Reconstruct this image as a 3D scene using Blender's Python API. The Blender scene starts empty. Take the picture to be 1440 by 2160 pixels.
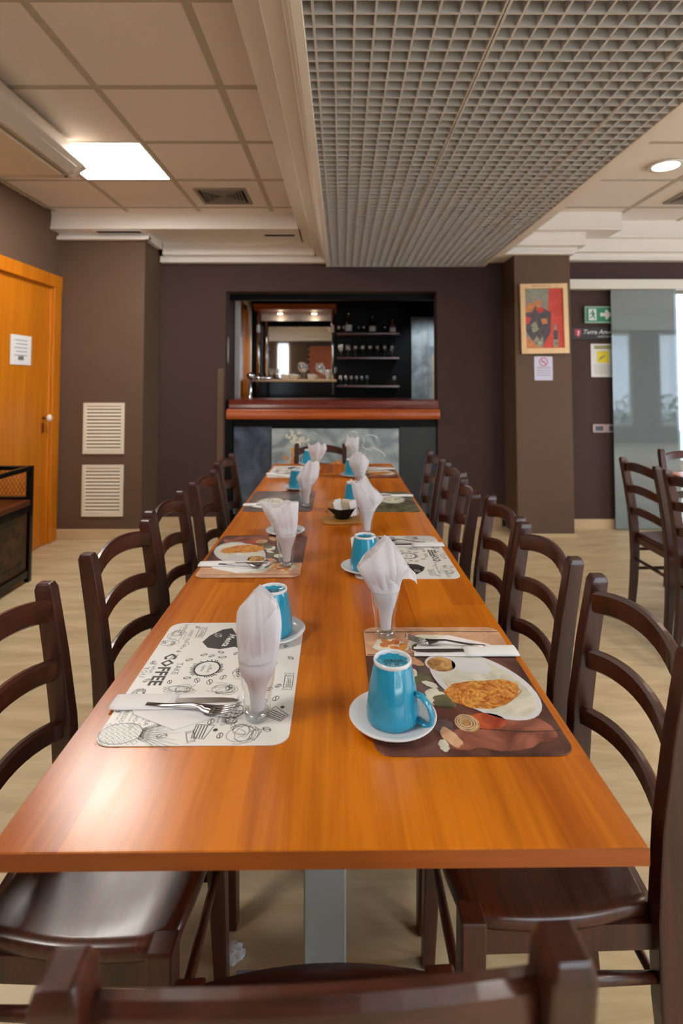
import bpy, bmesh, math, random
from mathutils import Vector, Matrix
PI = math.pi
R = math.radians
C = bpy.context.scene.collection
sc = bpy.context.scene

# ------------------------------------------------------------------ camera
cd = bpy.data.cameras.new('camera')
cam = bpy.data.objects.new('camera', cd); C.objects.link(cam)
cam.location = (0, 0, 1.317)
cam.rotation_euler = (R(92.5), 0, 0)
cd.sensor_fit = 'VERTICAL'; cd.sensor_height = 36; cd.sensor_width = 24
cd.lens = 1139 / 2160 * 36
cd.shift_y = -(1080 - 753.3) / 2160
cd.clip_start = 0.02; cd.clip_end = 80
cd.dof.use_dof = True
cd.dof.focus_distance = 1.15
cd.dof.aperture_fstop = 3.4
sc.camera = cam

# ------------------------------------------------------------------ world, exposure
w = bpy.data.worlds.new('world'); sc.world = w; w.use_nodes = True
bg = w.node_tree.nodes['Background']
bg.inputs[0].default_value = (0.70, 0.84, 1.0, 1); bg.inputs[1].default_value = 2.2
sc.view_settings.view_transform = 'Standard'
sc.view_settings.look = 'None'
sc.view_settings.gamma = 1
sc.view_settings.exposure = 0.95
sc.view_settings.use_curve_mapping = False
sc.cycles.max_bounces = 8
sc.cycles.diffuse_bounces = 4
sc.cycles.glossy_bounces = 4
sc.cycles.transmission_bounces = 8
sc.cycles.transparent_max_bounces = 12
sc.cycles.caustics_reflective = False
sc.cycles.caustics_refractive = False
sc.cycles.sample_clamp_indirect = 4
sc.cycles.use_denoising = True
LED = 18.0       # radiance of the square ceiling panels
WARM = (1.0, 0.86, 0.68)

def area(name, loc, rot, sx, sy, power, col):
    l = bpy.data.lights.new(name, 'AREA'); l.shape = 'RECTANGLE'; l.size = sx; l.size_y = sy
    l.energy = power; l.color = col
    o = bpy.data.objects.new(name, l); C.objects.link(o); o.location = loc; o.rotation_euler = rot
    return o
# daylight entering by the windows of the rear wall (camera's back) and of the far right wall
DAY = (0.72, 0.85, 1.0)
area('daylight', (1.6, -1.86, 1.35), (R(90), 0, PI), 1.5, 1.9, 205, DAY)
area('daylight', (4.0, -1.86, 1.35), (R(90), 0, PI), 1.5, 1.9, 115, DAY)
area('daylight', (-1.59, -1.86, 1.35), (R(90), 0, PI), 0.3, 1.9, 5, DAY)
area('daylight', (8.1, 1.4, 1.35), (R(90), 0, R(90)), 3.4, 1.9, 90, DAY)

# ------------------------------------------------------------------ materials
def nmat(name):
    m = bpy.data.materials.new(name); m.use_nodes = True
    nt = m.node_tree; b = nt.nodes['Principled BSDF']
    return m, nt, b
def sr(r, g, b):
    f = lambda c: (c / 255 / 12.92) if c / 255 <= .04045 else ((c / 255 + .055) / 1.055) ** 2.4
    return (f(r), f(g), f(b), 1)
def plain(name, col, rough=.5, metal=0, noise=0, nscale=30, bump=0, bscale=200, spec=.5, coat=0, emit=None, es=0, sub=0, trans=0, ior=1.45):
    m, nt, b = nmat(name)
    b.inputs['Base Color'].default_value = col
    b.inputs['Roughness'].default_value = rough
    b.inputs['Metallic'].default_value = metal
    b.inputs['Specular IOR Level'].default_value = spec
    b.inputs['Coat Weight'].default_value = coat
    b.inputs['Transmission Weight'].default_value = trans
    b.inputs['IOR'].default_value = ior
    if emit: b.inputs['Emission Color'].default_value = emit; b.inputs['Emission Strength'].default_value = es
    tc = nt.nodes.new('ShaderNodeTexCoord')
    if noise:
        n = nt.nodes.new('ShaderNodeTexNoise'); n.inputs['Scale'].default_value = nscale; n.inputs['Detail'].default_value = 5
        nt.links.new(tc.outputs['Object'], n.inputs['Vector'])
        mx = nt.nodes.new('ShaderNodeMix'); mx.data_type = 'RGBA'
        mx.inputs[6].default_value = tuple(c * (1 - noise) for c in col[:3]) + (1,)
        mx.inputs[7].default_value = tuple(min(1, c * (1 + noise)) for c in col[:3]) + (1,)
        nt.links.new(n.outputs[0], mx.inputs[0]); nt.links.new(mx.outputs[2], b.inputs['Base Color'])
    if bump:
        n = nt.nodes.new('ShaderNodeTexNoise'); n.inputs['Scale'].default_value = bscale; n.inputs['Detail'].default_value = 3
        nt.links.new(tc.outputs['Object'], n.inputs['Vector'])
        bp = nt.nodes.new('ShaderNodeBump'); bp.inputs['Strength'].default_value = bump; bp.inputs['Distance'].default_value = .004
        nt.links.new(n.outputs[0], bp.inputs['Height']); nt.links.new(bp.outputs[0], b.inputs['Normal'])
    return m
def wood(name, c1, c2, rough=.35, axis=1, freq=60, stave=0, coat=0, c3=None, rv=.1, stretch=.045):
    """grain running along the axis; stave > 0 varies the tone board by board"""
    m, nt, b = nmat(name); N = nt.nodes.new; L = nt.links.new
    tc = N('ShaderNodeTexCoord'); mp = N('ShaderNodeMapping')
    s = [1, 1, 1]; s[axis] = stretch
    mp.inputs['Scale'].default_value = s
    L(tc.outputs['Object'], mp.inputs['Vector'])
    vec = mp.outputs[0]
    n = N('ShaderNodeTexNoise'); n.inputs['Scale'].default_value = freq; n.inputs['Detail'].default_value = 8; n.inputs['Roughness'].default_value = .65; n.inputs['Distortion'].default_value = .6
    n2 = N('ShaderNodeTexNoise'); n2.inputs['Scale'].default_value = freq * .16; n2.inputs['Detail'].default_value = 3; n2.inputs['Distortion'].default_value = 1.2
    L(vec, n.inputs['Vector']); L(vec, n2.inputs['Vector'])
    ad = N('ShaderNodeMath'); ad.operation = 'ADD'; L(n.outputs[0], ad.inputs[0]); L(n2.outputs[0], ad.inputs[1])
    last = ad.outputs[0]
    if stave:
        sx = N('ShaderNodeSeparateXYZ'); L(tc.outputs['Object'], sx.inputs[0])
        k = N('ShaderNodeMath'); k.operation = 'MULTIPLY'; k.inputs[1].default_value = 1 / stave; L(sx.outputs[0], k.inputs[0])
        fl = N('ShaderNodeMath'); fl.operation = 'FLOOR'; L(k.outputs[0], fl.inputs[0])
        wn = N('ShaderNodeTexWhiteNoise'); wn.noise_dimensions = '1D'; L(fl.outputs[0], wn.inputs['W'])
        off = N('ShaderNodeMath'); off.operation = 'MULTIPLY_ADD'; off.inputs[1].default_value = 3.1; L(wn.outputs[0], off.inputs[0]); L(sx.outputs[1], off.inputs[2])
        k2 = N('ShaderNodeMath'); k2.operation = 'MULTIPLY'; k2.inputs[1].default_value = 1 / .55; L(off.outputs[0], k2.inputs[0])
        fl2 = N('ShaderNodeMath'); fl2.operation = 'FLOOR'; L(k2.outputs[0], fl2.inputs[0])
        cb = N('ShaderNodeCombineXYZ'); L(fl.outputs[0], cb.inputs[0]); L(fl2.outputs[0], cb.inputs[1])
        wn2 = N('ShaderNodeTexWhiteNoise'); wn2.noise_dimensions = '3D'; L(cb.outputs[0], wn2.inputs['Vector'])
        ma = N('ShaderNodeMath'); ma.operation = 'MULTIPLY_ADD'; ma.inputs[1].default_value = .34; L(wn2.outputs[0], ma.inputs[0]); L(last, ma.inputs[2])
        sb = N('ShaderNodeMath'); sb.operation = 'SUBTRACT'; sb.inputs[1].default_value = .17; L(ma.outputs[0], sb.inputs[0]); last = sb.outputs[0]
    cr = N('ShaderNodeValToRGB'); cr.color_ramp.elements[0].position = .38; cr.color_ramp.elements[1].position = .62
    cr.color_ramp.elements[0].color = c1; cr.color_ramp.elements[1].color = c2
    hv = N('ShaderNodeMath'); hv.operation = 'MULTIPLY'; hv.inputs[1].default_value = .5; L(last, hv.inputs[0]); L(hv.outputs[0], cr.inputs[0])
    L(cr.outputs[0], b.inputs['Base Color'])
    b.inputs['Roughness'].default_value = rough
    b.inputs['Coat Weight'].default_value = coat; b.inputs['Coat Roughness'].default_value = .15
    if rv:
        rr = N('ShaderNodeMath'); rr.operation = 'MULTIPLY_ADD'; rr.inputs[1].default_value = rv; rr.inputs[2].default_value = rough - rv / 2
        L(n.outputs[0], rr.inputs[0]); L(rr.outputs[0], b.inputs['Roughness'])
    bp = N('ShaderNodeBump'); bp.inputs['Strength'].default_value = .06; bp.inputs['Distance'].default_value = .001
    L(n.outputs[0], bp.inputs['Height']); L(bp.outputs[0], b.inputs['Normal'])
    return m
M = {}
M['table'] = wood('laminate_cherry', sr(166, 84, 5), sr(212, 121, 16), .24, 1, 42, .105, stretch=.05)
M['table_edge'] = wood('laminate_edge', sr(128, 58, 6), sr(166, 82, 14), .45, 0, 60, 0, stretch=.05)
M['chair'] = wood('chair_mahogany', sr(40, 16, 8), sr(74, 31, 16), .34, 2, 90, coat=.15)
M['chair_x'] = wood('chair_mahogany_across', sr(42, 18, 9), sr(84, 38, 20), .30, 0, 90, coat=.2)
M['chair_light'] = wood('chair_red', sr(70, 28, 14), sr(112, 50, 24), .3, 2, 90, coat=.2)
M['door'] = wood('door_orange', sr(182, 100, 6), sr(206, 122, 14), .38, 2, 50, stretch=.06)
M['bar_wood'] = wood('bar_counter_wood', sr(140, 54, 10), sr(184, 86, 24), .28, 0, 60, coat=.3)
M['bar_wood_dark'] = wood('bar_counter_dark', sr(80, 24, 10), sr(112, 38, 16), .28, 0, 60, coat=.3)
M['furn'] = wood('cabinet_brown', sr(66, 30, 14), sr(98, 48, 22), .35, 1, 60)
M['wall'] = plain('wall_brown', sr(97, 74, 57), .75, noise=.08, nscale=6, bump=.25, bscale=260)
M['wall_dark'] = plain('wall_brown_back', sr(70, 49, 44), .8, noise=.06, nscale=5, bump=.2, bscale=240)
M['black'] = plain('black_paint', sr(10, 9, 10), .6, noise=.2, nscale=8, spec=.2)
M['tile'] = plain('ceiling_tile_mineral', sr(240, 231, 224), .9, noise=.03, nscale=60, bump=.35, bscale=420)
M['tbar'] = plain('ceiling_bar', sr(190, 178, 164), .6, noise=.03)
M['plaster'] = plain('plaster_white', sr(238, 232, 226), .7, noise=.02, nscale=8, bump=.05)
M['grille'] = plain('grille_grey', sr(206, 206, 208), .45, noise=.06, nscale=14)
M['void'] = plain('ceiling_void', sr(70, 62, 56), .9, noise=.2, nscale=5)
M['white_metal'] = plain('white_enamel', sr(226, 222, 212), .4, noise=.02)
M['vent_white'] = plain('vent_cream', sr(226, 216, 196), .45, noise=.02)
M['vent_grey'] = plain('vent_grey', sr(150, 140, 128), .5, noise=.04)
M['dark'] = plain('dark_gap', sr(40, 34, 30), .8, noise=.1)
M['ac'] = plain('ac_plastic', sr(205, 192, 178), .35, noise=.02)
M['ac_under'] = plain('ac_underside', sr(226, 210, 192), .4, noise=.05, nscale=3)
M['steel'] = plain('grey_steel', sr(150, 158, 166), .4, metal=.35, noise=.02)
M['chrome'] = plain('chrome', (.75, .74, .72, 1), .15, metal=1, noise=.03)
M['cutlery'] = plain('stainless', (.42, .40, .39, 1), .22, metal=1, noise=.06)
M['ceramic_blue'] = plain('ceramic_blue', sr(38, 143, 176), .12, noise=.04, nscale=10, coat=.4)
M['ceramic_white'] = plain('ceramic_white', sr(224, 224, 226), .15, noise=.015, coat=.4)
M['paper'] = plain('tissue_white', sr(240, 238, 240), .85, noise=.02, bump=.15, bscale=300)
def translucent(m, f, col):
    nt = m.node_tree; b = nt.nodes['Principled BSDF']; o = [n for n in nt.nodes if n.type == 'OUTPUT_MATERIAL'][0]
    t = nt.nodes.new('ShaderNodeBsdfTranslucent'); t.inputs[0].default_value = col
    mx = nt.nodes.new('ShaderNodeMixShader'); mx.inputs[0].default_value = f
    nt.links.new(b.outputs[0], mx.inputs[1]); nt.links.new(t.outputs[0], mx.inputs[2]); nt.links.new(mx.outputs[0], o.inputs[0])
translucent(M['paper'], .5, (.96, .95, .96, 1))
M['paper2'] = plain('napkin_white', sr(238, 236, 236), .8, noise=.02, bump=.1, bscale=300)
M['matwhite'] = plain('mat_white_plastic', sr(232, 230, 226), .35, noise=.015)
M['ink'] = plain('print_black', sr(48, 46, 44), .45, noise=.15, nscale=200)
M['ink2'] = plain('print_grey', sr(112, 110, 108), .45, noise=.15, nscale=200)
M['basalt'] = plain('bowl_black', sr(12, 11, 11), .45, noise=.2, spec=.3)
M['board'] = wood('board_tan', sr(150, 104, 40), sr(182, 132, 60), .5, 0, 60)
M['baseboard'] = plain('baseboard_travertine', sr(204, 178, 142), .35, noise=.06, nscale=14)
M['picture_frame'] = wood('picture_frame_pine', sr(220, 178, 128), sr(236, 200, 152), .45, 2, 50)
M['glossy_black'] = plain('gloss_black', sr(14, 14, 16), .15, noise=.1)
M['signgreen'] = plain('sign_green', sr(18, 128, 92), .4, noise=.02)
M['signwhite'] = plain('sign_white', sr(226, 226, 224), .45, noise=.02)
M['signred'] = plain('sign_red', sr(190, 50, 66), .45, noise=.02)
M['signyellow'] = plain('sign_yellow', sr(232, 214, 40), .45, noise=.02)
M['signblack'] = plain('sign_black', sr(22, 18, 20), .4, noise=.05)
M['mirror'] = plain('mirror_silver', (.86, .86, .86, 1), .02, metal=1, noise=.01)
M['brick'] = plain('brick_red', sr(150, 82, 52), .8, noise=.15, nscale=10)
M['outdoor'] = plain('outdoor_paving', sr(150, 148, 140), .9, noise=.1, nscale=3)
M['leaf'] = plain('hedge_green', sr(60, 84, 52), .8, noise=.3, nscale=6)
M['emit_led'] = plain('led_diffuser', (.9, .9, .9, 1), .5, emit=(1, .95, .88, 1), es=LED, noise=.001)
M['emit_warm'] = plain('downlight_lens', (.9, .9, .9, 1), .5, emit=(1, .80, .58, 1), es=14, noise=.001)
M['black_liquid'] = M['glossy_black']

def m_floor():
    m, nt, b = nmat('floor_travertine'); N = nt.nodes.new; L = nt.links.new
    tc = N('ShaderNodeTexCoord'); mp = N('ShaderNodeMapping'); mp.inputs['Scale'].default_value = (1.1, 5.5, 1); L(tc.outputs['Object'], mp.inputs['Vector'])
    n = N('ShaderNodeTexNoise'); n.inputs['Scale'].default_value = 2.3; n.inputs['Detail'].default_value = 9; n.inputs['Roughness'].default_value = .62; n.inputs['Distortion'].default_value = .5
    L(mp.outputs[0], n.inputs['Vector'])
    cr = N('ShaderNodeValToRGB'); e = cr.color_ramp.elements
    e[0].position = .3; e[0].color = sr(184, 160, 122); e[1].position = .7; e[1].color = sr(222, 203, 166)
    L(n.outputs[0], cr.inputs[0])
    v = N('ShaderNodeTexNoise'); v.inputs['Scale'].default_value = 26; v.inputs['Detail'].default_value = 4; L(tc.outputs['Object'], v.inputs['Vector'])
    r2 = N('ShaderNodeValToRGB'); r2.color_ramp.elements[0].position = .66; r2.color_ramp.elements[1].position = .72
    r2.color_ramp.elements[0].color = (1, 1, 1, 1); r2.color_ramp.elements[1].color = (.78, .72, .64, 1); L(v.outputs[0], r2.inputs[0])
    mx = N('ShaderNodeMix'); mx.data_type = 'RGBA'; mx.blend_type = 'MULTIPLY'; mx.inputs[0].default_value = .6
    L(cr.outputs[0], mx.inputs[6]); L(r2.outputs[0], mx.inputs[7]); L(mx.outputs[2], b.inputs['Base Color'])
    b.inputs['Roughness'].default_value = .42
    return m
M['floor'] = m_floor()
def m_slate(name, c1, c2, scale=3.0, rough=.3):
    m, nt, b = nmat(name); N = nt.nodes.new; L = nt.links.new
    tc = N('ShaderNodeTexCoord')
    n = N('ShaderNodeTexNoise'); n.inputs['Scale'].default_value = scale; n.inputs['Detail'].default_value = 7; n.inputs['Distortion'].default_value = 1.2; L(tc.outputs['Object'], n.inputs['Vector'])
    cr = N('ShaderNodeValToRGB'); e = cr.color_ramp.elements; e[0].position = .35; e[0].color = c1; e[1].position = .68; e[1].color = c2
    L(n.outputs[0], cr.inputs[0]); L(cr.outputs[0], b.inputs['Base Color']); b.inputs['Roughness'].default_value = rough
    return m
M['slate_light'] = m_slate('slate_light', sr(122, 132, 136), sr(178, 188, 190), 5)
M['slate_blue'] = m_slate('slate_blue', sr(34, 40, 52), sr(86, 98, 118), 4)
M['slate_shaded'] = m_slate('slate_shaded', sr(12, 14, 12), sr(30, 33, 28), 4, .5)  # similar slate, its colour darkened to stand for shade
M['carved'] = m_slate('carved_panel', sr(28, 22, 14), sr(86, 56, 24), 9, .5)
M['matwood'] = m_slate('mat_photo_dark_wood', sr(56, 32, 28), sr(126, 80, 66), 9, .3)
M['mauve_red'] = m_slate('mat_photo_red_wood', sr(104, 56, 44), sr(168, 104, 84), 16, .3)
M['croissant'] = m_slate('mat_photo_pastry', sr(168, 84, 26), sr(240, 178, 88), 60, .35)
M['peach'] = m_slate('mat_photo_plank', sr(186, 130, 100), sr(226, 184, 146), 14, .35)
M['creamy'] = m_slate('mat_photo_cream', sr(198, 196, 176), sr(234, 230, 214), 16, .35)
M['amber'] = m_slate('mat_photo_amber', sr(180, 84, 24), sr(232, 172, 92), 30, .35)
M['coffeebrown'] = m_slate('mat_photo_coffee', sr(140, 90, 50), sr(220, 176, 110), 40, .35)
M['mauve'] = m_slate('mat_photo_mauve', sr(74, 58, 58), sr(128, 108, 104), 8, .3)
M['sage'] = m_slate('mat_photo_sage', sr(66, 64, 44), sr(126, 124, 92), 14, .3)
M['redcan'] = m_slate('mat_photo_red', sr(140, 52, 32), sr(200, 96, 60), 20, .35)
M['post_sky'] = m_slate('poster_sky', sr(118, 116, 100), sr(150, 148, 128), 20, .5)
M['post_red'] = m_slate('poster_red', sr(186, 40, 24), sr(214, 66, 38), 20, .5)
M['post_dark'] = m_slate('poster_dark', sr(48, 42, 50), sr(82, 66, 66), 40, .5)
M['post_tan'] = m_slate('poster_tan', sr(176, 96, 44), sr(214, 140, 76), 40, .5)
M['post_green'] = m_slate('poster_green', sr(60, 72, 60), sr(190, 180, 150), 60, .5)
def glassmat(name, tint=(1, 1, 1, 1), rough=0.0, ior=1.45, edge=.5, pw_=4.5):
    """clear glass: sharp fresnel reflection over plain see-through"""
    m, nt, b = nmat(name); N = nt.nodes.new; L = nt.links.new
    out = [n for n in nt.nodes if n.type == 'OUTPUT_MATERIAL'][0]
    tr = N('ShaderNodeBsdfTransparent'); tr.inputs[0].default_value = tint
    gl = N('ShaderNodeBsdfGlossy'); gl.inputs['Roughness'].default_value = rough; gl.inputs[0].default_value = (1, 1, 1, 1)
    lw = N('ShaderNodeLayerWeight'); lw.inputs[0].default_value = .5
    pw = N('ShaderNodeMath'); pw.operation = 'POWER'; pw.inputs[1].default_value = pw_; L(lw.outputs['Facing'], pw.inputs[0])
    fr = N('ShaderNodeMath'); fr.operation = 'MULTIPLY_ADD'; fr.inputs[1].default_value = edge; fr.inputs[2].default_value = .75 * ((ior - 1) / (ior + 1)) ** 2; L(pw.outputs[0], fr.inputs[0])
    mx = N('ShaderNodeMixShader'); L(fr.outputs[0], mx.inputs[0]); L(tr.outputs[0], mx.inputs[1]); L(gl.outputs[0], mx.inputs[2])
    L(mx.outputs[0], out.inputs[0]); return m, nt, mx, out
M['glass'] = glassmat('clear_glass', (.975, .985, .985, 1), .02, 1.5)[0]
M['tumbler'] = glassmat('tumbler_glass_wall', (.965, .975, .975, 1), .03, 1.55, .85, 2.6)[0]
M['barglass'] = glassmat('bar_crystal', (.9, .92, .92, 1), .08, 2.6)[0]
M['glass_real'] = plain('tumbler_glass', (.96, .98, .98, 1), 0.0, trans=1, ior=1.45)
def m_haze_glass():
    m, nt, mx, out = glassmat('glass_painted_haze', (.80, .88, .88, 1), .03, 1.7)
    N = nt.nodes.new; L = nt.links.new
    df = N('ShaderNodeBsdfDiffuse'); df.inputs[0].default_value = sr(128, 140, 144)  # grey diffuse share stands in for hazy reflections on the pane
    m2 = N('ShaderNodeMixShader'); m2.inputs[0].default_value = .62
    L(mx.outputs[0], m2.inputs[1]); L(df.outputs[0], m2.inputs[2])
    g2 = N('ShaderNodeBsdfGlossy'); g2.inputs['Roughness'].default_value = .03
    m3 = N('ShaderNodeMixShader'); m3.inputs[0].default_value = .09
    L(m2.outputs[0], m3.inputs[1]); L(g2.outputs[0], m3.inputs[2]); L(m3.outputs[0], out.inputs[0])
    return m
M['haze_glass'] = m_haze_glass()

# ------------------------------------------------------------------ mesh helpers
class MB:
    def __init__(s): s.b = bmesh.new(); s.smooth = set()
    def box(s, x0, x1, y0, y1, z0, z1, bev=0, seg=1):
        t = bmesh.new(); bmesh.ops.create_cube(t, size=1)
        bmesh.ops.scale(t, vec=(abs(x1 - x0), abs(y1 - y0), abs(z1 - z0)), verts=t.verts)
        bmesh.ops.translate(t, vec=((x0 + x1) / 2, (y0 + y1) / 2, (z0 + z1) / 2), verts=t.verts)
        if bev: bmesh.ops.bevel(t, geom=t.edges[:], offset=bev, segments=seg, affect='EDGES', profile=.5)
        return s.add(t)
    def add(s, t, mat=None):
        if mat is not None: bmesh.ops.transform(t, matrix=mat, verts=t.verts)
        me = bpy.data.meshes.new('_t'); t.to_mesh(me); t.free(); s.b.from_mesh(me); bpy.data.meshes.remove(me); return s
    def prism(s, poly, z0, z1, bev=0, mat=None, seg=1):
        t = bmesh.new(); n = len(poly)
        a = [t.verts.new((p[0], p[1], z0)) for p in poly]; b = [t.verts.new((p[0], p[1], z1)) for p in poly]
        t.faces.new(a[::-1]); t.faces.new(b)
        for i in range(n): t.faces.new((a[i], a[(i + 1) % n], b[(i + 1) % n], b[i]))
        bmesh.ops.recalc_face_normals(t, faces=t.faces)
        if bev: bmesh.ops.bevel(t, geom=[e for e in t.edges if abs((e.verts[0].co - e.verts[1].co).z) < 1e-6], offset=bev, segments=seg, affect='EDGES', profile=.5)
        return s.add(t, mat)
    def face(s, pts):
        s.b.faces.new([s.b.verts.new(p) for p in pts]); return s
    def lathe(s, prof, n=24, cx=0, cy=0, cz=0, cap=True, smooth=True):
        rows = []
        for (r, z) in prof:
            row = []
            for i in range(n):
                a = 2 * PI * i / n
                row.append(s.b.verts.new((cx + r * math.cos(a), cy + r * math.sin(a), cz + z)))
            rows.append(row)
        for k in range(len(rows) - 1):
            for i in range(n):
                f = s.b.faces.new((rows[k][i], rows[k][(i + 1) % n], rows[k + 1][(i + 1) % n], rows[k + 1][i])); f.smooth = smooth
        if cap and prof[0][0] > 1e-5: s.b.faces.new(rows[0][::-1])
        if cap and prof[-1][0] > 1e-5: s.b.faces.new(rows[-1])
        return s
    def sweep(s, secs, close=True, smooth=False):
        """secs: list of rings of points, joined one to the next"""
        rows = [[s.b.verts.new(p) for p in q] for q in secs]; n = len(rows[0])
        for k in range(len(rows) - 1):
            for i in range(n):
                f = s.b.faces.new((rows[k][i], rows[k][(i + 1) % n], rows[k + 1][(i + 1) % n], rows[k + 1][i])); f.smooth = smooth
        if close: s.b.faces.new(rows[0][::-1]); s.b.faces.new(rows[-1])
        return s
    def tube(s, pts, r, n=8, close=True):
        pts = [Vector(p) for p in pts]; secs = []
        for i, p in enumerate(pts):
            d = (pts[min(i + 1, len(pts) - 1)] - pts[max(i - 1, 0)]).normalized()
            up = Vector((0, 0, 1)) if abs(d.z) < .9 else Vector((1, 0, 0))
            a = d.cross(up).normalized(); b = a.cross(d)
            rr = r[i] if isinstance(r, (list, tuple)) else r
            secs.append([p + a * rr * math.cos(2 * PI * k / n) + b * rr * math.sin(2 * PI * k / n) for k in range(n)])
        return s.sweep(secs, close, True)
    def stroke(s, pts, wd, z):
        wd = wd * 1.3
        """flat printed line"""
        pts = [Vector((p[0], p[1])) for p in pts]; L = []; Rr = []
        for i, p in enumerate(pts):
            d = pts[min(i + 1, len(pts) - 1)] - pts[max(i - 1, 0)]
            if d.length < 1e-9: d = Vector((1, 0))
            d.normalize(); nrm = Vector((-d.y, d.x)) * wd / 2
            L.append(s.b.verts.new((p.x + nrm.x, p.y + nrm.y, z))); Rr.append(s.b.verts.new((p.x - nrm.x, p.y - nrm.y, z)))
        for i in range(len(pts) - 1): s.b.faces.new((L[i], Rr[i], Rr[i + 1], L[i + 1]))
        return s
    def poly(s, pts, z):
        s.b.faces.new([s.b.verts.new((p[0], p[1], z)) for p in pts]); return s
    def recalc(s): bmesh.ops.recalc_face_normals(s.b, faces=s.b.faces); return s
    def build(s, name, mat, parent=None, loc=(0, 0, 0), recalc=True, rot=None):
        if recalc: s.recalc()
        me = bpy.data.meshes.new(name); s.b.to_mesh(me); s.b.free()
        me.materials.append(mat if not isinstance(mat, str) else M[mat])
        o = bpy.data.objects.new(name, me); C.objects.link(o)
        if parent: o.parent = parent
        o.location = loc
        if rot: o.rotation_euler = rot
        return o
def share(src, name, parent, loc=(0, 0, 0), rot=(0, 0, 0), scale=(1, 1, 1)):
    o = bpy.data.objects.new(name, src.data); C.objects.link(o); o.parent = parent
    o.location = loc; o.rotation_euler = rot; o.scale = scale; return o
def thing(name, label, cat, loc=(0, 0, 0), rz=0, group=None):
    o = bpy.data.objects.new(name, None); C.objects.link(o); o.empty_display_size = .05
    o.location = loc; o.rotation_euler = (0, 0, rz); o['label'] = label; o['category'] = cat
    if group: o['group'] = group
    return o
def tag(o, label, cat, group=None):
    o['label'] = label; o['category'] = cat
    if group: o['group'] = group
    return o
def struct(o): o['kind'] = 'structure'; return o
def sempty(name, loc=(0, 0, 0)):
    o = bpy.data.objects.new(name, None); C.objects.link(o); o.location = loc; o['kind'] = 'structure'; return o
def dup(root, loc, rz, label, group=None, scale=None):
    r = root.copy(); C.objects.link(r); r.location = loc; r.rotation_euler = (0, 0, rz)
    r['label'] = label
    if group: r['group'] = group
    if scale: r.scale = scale
    for ch in list(root.children):
        c = ch.copy(); C.objects.link(c); c.parent = r
        for g in ch.children:
            d = g.copy(); C.objects.link(d); d.parent = c
    return r
def box(name, mat, x0, x1, y0, y1, z0, z1, parent=None, bev=0, seg=1):
    return MB().box(x0, x1, y0, y1, z0, z1, bev, seg).build(name, mat, parent)
def rrect(hx, hy, r, n=6):
    p = []
    for (sx, sy, a0) in ((1, 1, 0), (-1, 1, 90), (-1, -1, 180), (1, -1, 270)):
        for k in range(n + 1):
            a = R(a0 + 90 * k / n); p.append((sx * (hx - r) + r * math.cos(a), sy * (hy - r) + r * math.sin(a)))
    return p
def ell(cx, cy, rx, ry, rot=0, n=24, a0=0, a1=360):
    o = []
    k = n if a1 - a0 >= 360 else n + 1
    for i in range(k):
        a = R(a0 + (a1 - a0) * i / n); x = rx * math.cos(a); y = ry * math.sin(a)
        o.append((cx + x * math.cos(R(rot)) - y * math.sin(R(rot)), cy + x * math.sin(R(rot)) + y * math.cos(R(rot))))
    return o
def text_verts(txt, size, shear=0, bold=0):
    cu = bpy.data.curves.new('_txt', 'FONT'); cu.body = txt; cu.size = size; cu.align_x = 'CENTER'; cu.align_y = 'CENTER'; cu.resolution_u = 1; cu.shear = shear; cu.offset = bold
    o = bpy.data.objects.new('_txt', cu); C.objects.link(o)
    dg = bpy.context.evaluated_depsgraph_get(); me = bpy.data.meshes.new_from_object(o.evaluated_get(dg))
    bpy.data.objects.remove(o); bpy.data.curves.remove(cu); return me
def add_text(mb, txt, size, mat4, shear=0, bold=0):
    me = text_verts(txt, size, shear, bold); t = bmesh.new(); t.from_mesh(me); bpy.data.meshes.remove(me); mb.add(t, mat4)
def T(x, y, z, rz=0, sx=1, sy=1): return Matrix.Translation((x, y, z)) @ Matrix.Rotation(R(rz), 4, 'Z') @ Matrix.Diagonal((sx, sy, 1, 1))
# upright plane facing -Y: local x -> world x, local y -> world z
def U(x, y, z, s=1): return Matrix.Translation((x, y, z)) @ Matrix.Rotation(R(90), 4, 'X') @ Matrix.Scale(s, 4)

# ================================================================== SETTING
struct(MB().box(-2.6, 8.3, -2.1, 7.6, -.1, 0).build('floor', 'floor'))
ZC = 2.712
# --- left wall with a door
struct(MB().box(-2.6, -2.40, -2.1, 5.2, 0, 2.9).build('wall_left', 'wall'))
# --- back wall: pieces around the bar opening
wb = sempty('wall_back')
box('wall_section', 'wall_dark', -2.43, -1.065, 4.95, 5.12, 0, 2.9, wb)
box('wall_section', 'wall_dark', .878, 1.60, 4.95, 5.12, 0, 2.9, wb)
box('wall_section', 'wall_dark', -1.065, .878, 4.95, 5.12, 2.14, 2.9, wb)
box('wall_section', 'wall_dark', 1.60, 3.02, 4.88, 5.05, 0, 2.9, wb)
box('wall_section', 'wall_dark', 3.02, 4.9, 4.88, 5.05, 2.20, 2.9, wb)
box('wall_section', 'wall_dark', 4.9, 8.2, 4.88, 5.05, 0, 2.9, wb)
struct(MB().box(-2.43, -1.67, 4.55, 4.95, 0, 2.567, .004).build('column_left', 'wall'))
struct(MB().box(1.485, 1.965, 4.61, 4.95, 0, 2.40, .004).build('column_right', 'wall'))
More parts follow.
